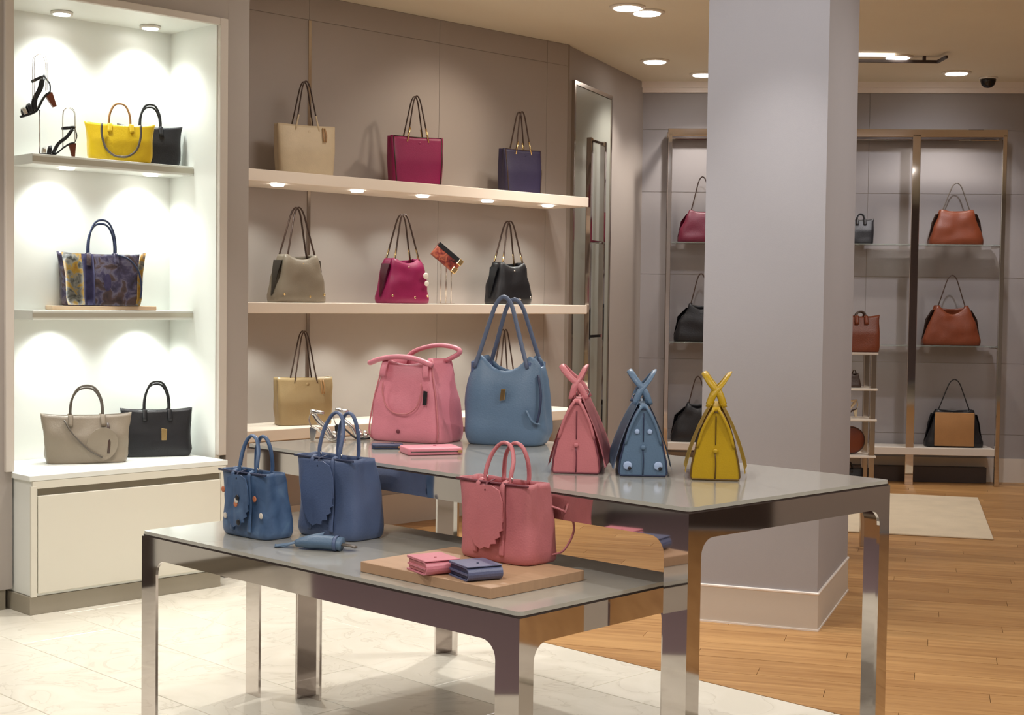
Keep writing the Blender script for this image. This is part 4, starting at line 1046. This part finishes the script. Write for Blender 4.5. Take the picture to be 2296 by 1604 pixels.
# rolled wristlet
t = thing('wristlet', 'small blue rolled wristlet lying before the blue totes', 'wallet', bag_spot(715, 1236, ZR, -12, .05), rad(-12))
bm = bmesh.new(); P = [(-.085, 0, .017), (-.05, 0, .022), (0, .002, .024), (.05, 0, .022), (.068, 0, .020)]
sweep(bm, P, lambda k: .012 + .020 * min(1, 3 * k), lambda k: .011 + .011 * min(1, 3 * k), (0, 1, 0), 14, 5); mk('pouch', bm, l_blue, t, True)
bm = bmesh.new(); sweep(bm, [(.05 + .0, .034 * math.cos(a), .022 + .024 * math.sin(a)) for a in [2 * math.pi * k / 14 for k in range(14)]], .006, .0015, (1, 0, 0), 6, 0, True); mk('band', bm, l_blue2, t, True)
bm = bmesh.new(); sweep(bm, [(.06, .0, .02), (.095, .004, .016), (.112, .002, .012)], .013, .004, (0, 1, 0), 8, 3); mk('end_tab', bm, l_grey, t, True)
bm = bmesh.new(); sweep(bm, [(-.08, 0, .02), (-.12, -.006, .012), (-.155, .0, .005), (-.12, .018, .006), (-.07, .03, .03), (0, .02, .048)], .007, .002, (0, 1, .5), 8, 5); mk('wrist_strap', bm, l_blue, t, True)

# ------------------------------------------------------------------ far rack bags
def on_rack(px, z):
    dd = fd.normalized(); nn = Vector((dd.y, -dd.x, 0)); p0 = fa + nn * .19
    k = (px - 1148 - .0129 * (z - EYE) * FPX / 12) / FPX; s = (p0.x - k * p0.y) / (k * dd.y - dd.x); p = p0 + dd * s; p.z = z; return p
GR = 'shoulder bags on the far racks'
fdg = math.degrees(FANG)
hobo('cognac shoulder bag on the top glass shelf, far right rack', on_rack(2138, 1.9855), fdg, l_cognac, l_grey, W=.44, D=.15, H=.29, strap=.22, group=GR, side=l_brown, seed=31, top=.68, two=False, dip=.02, crease=.01)
hobo('cognac slouchy bag with dipped top, middle glass shelf of the far right rack', on_rack(2130, 1.1555), fdg, l_cognac, l_brown, W=.47, D=.15, H=.33, strap=.25, group=GR, side=l_brown, seed=32, top=.62, two=False, dip=.075, crease=.012)
tt = hobo('tan suede bag with black sides on the base of the far right rack', on_rack(2138, .3105), fdg, l_black, l_black, W=.47, D=.16, H=.31, strap=.25, group=GR, side=l_black, seed=33, top=.72, two=False, dip=.02)
bm = bmesh.new(); box(bm, -.17, .15, -.094, -.078, .012, .29); bev(bm, .005, 2); mk('suede_panel', bm, l_sand, tt, True)
hobo('burgundy bag on the top glass shelf just left of the pillar', on_rack(1570, 1.9855), fdg, l_burg, l_brown, W=.40, D=.15, H=.27, strap=.28, group=GR, side=l_burg, seed=34, top=.6, two=False, dip=.02)
hobo('black bag on the middle glass shelf left of the pillar', on_rack(1568, 1.1555), fdg, l_black, l_brown, W=.44, D=.15, H=.32, strap=.25, group=GR, side=l_black, seed=35, top=.5, two=False, dip=.05)
hobo('black slouchy bag on the rack base left of the pillar', on_rack(1562, .3105), fdg, l_black, l_brown, W=.44, D=.15, H=.33, strap=.22, group=GR, side=l_black, seed=36, top=.45, two=False, dip=.05)
satchel('small black bag on the top glass shelf right of the pillar', on_rack(1925, 1.9855), fdg, l_black, l_black, W=.22, D=.10, H=.20, hr=.05, hw=.14, base=.95, group=GR)
# ------------------------------------------------------------------ freestanding chrome stand right behind the pillar
TY = 8.75
def ts(px, z): k = (px - 1148 - .0129 * (z - EYE) * FPX / TY) / FPX; return Vector((k * TY, TY, z))
tx = ts(1955, .6).x
st_ = thing('display_stand', 'narrow chrome stand behind the pillar with small bags and shoes', 'stand', (tx - .3, TY + .09, 0), 0)
for x in (-.3, .3):
    for y in (-.085, .085):
        b = bmesh.new(); box(b, x - .016, x + .016, y - .016, y + .016, 0, 1.19); bev(b, .002, 1); mk('post', b, m_chrome2, st_)
for z in (1.20, .985, .80, .58, .36):
    b = bmesh.new(); box(b, -.325, .325, -.105, .105, z - .014, z); bev(b, .002, 1); mk('stand_shelf', b, m_base if z > 1.1 else m_trimw, st_)
def onst(px, z): p = ts(px, z); p.y += .09; return p
satchel('brown leather bag on top of the narrow chrome stand', onst(1934, 1.2005), 0, l_cognac, l_brown, W=.235, D=.12, H=.215, hr=.03, hw=.12, base=.96, seed=41)
hobo('tiny dark brown bag on the upper shelf of the narrow stand', onst(1922, .9855), 0, l_brown, l_brown, W=.085, D=.06, H=.085, strap=.02, top=.6, dip=.01, seed=42, sr=.003, name='small_bag')
sandal('cream heeled shoe on the narrow stand, above the round brown bag', onst(1908, .8005), 0, .005, .55, 0, wires=False, up=l_beige, heelm=l_beige, strapm=l_beige, foot=l_brown)
t = thing('round_bag', 'round cognac bag on the narrow stand', 'handbag', onst(1915, .5805), 0)
bm = bmesh.new(); extr(bm, oval(0, .085, .082, .083, 24), -.035, .035); bev(bm, .006, 2); mk('body', bm, l_cognac, t, True)
bm = bmesh.new(); sweep(bm, [(.078 * math.cos(a), -.036, .085 + .079 * math.sin(a)) for a in [2 * math.pi * k / 20 for k in range(20)]], .003, .003, (0, 1, 0), 6, 0, True); mk('piping', bm, l_brown, t, True)
tote('black pointed bag low on the narrow stand behind the table corner', onst(1912, .3605), 0, l_black, l_black, W=.17, D=.08, H=.13, strap=.04, flare=.6, name='small_bag')
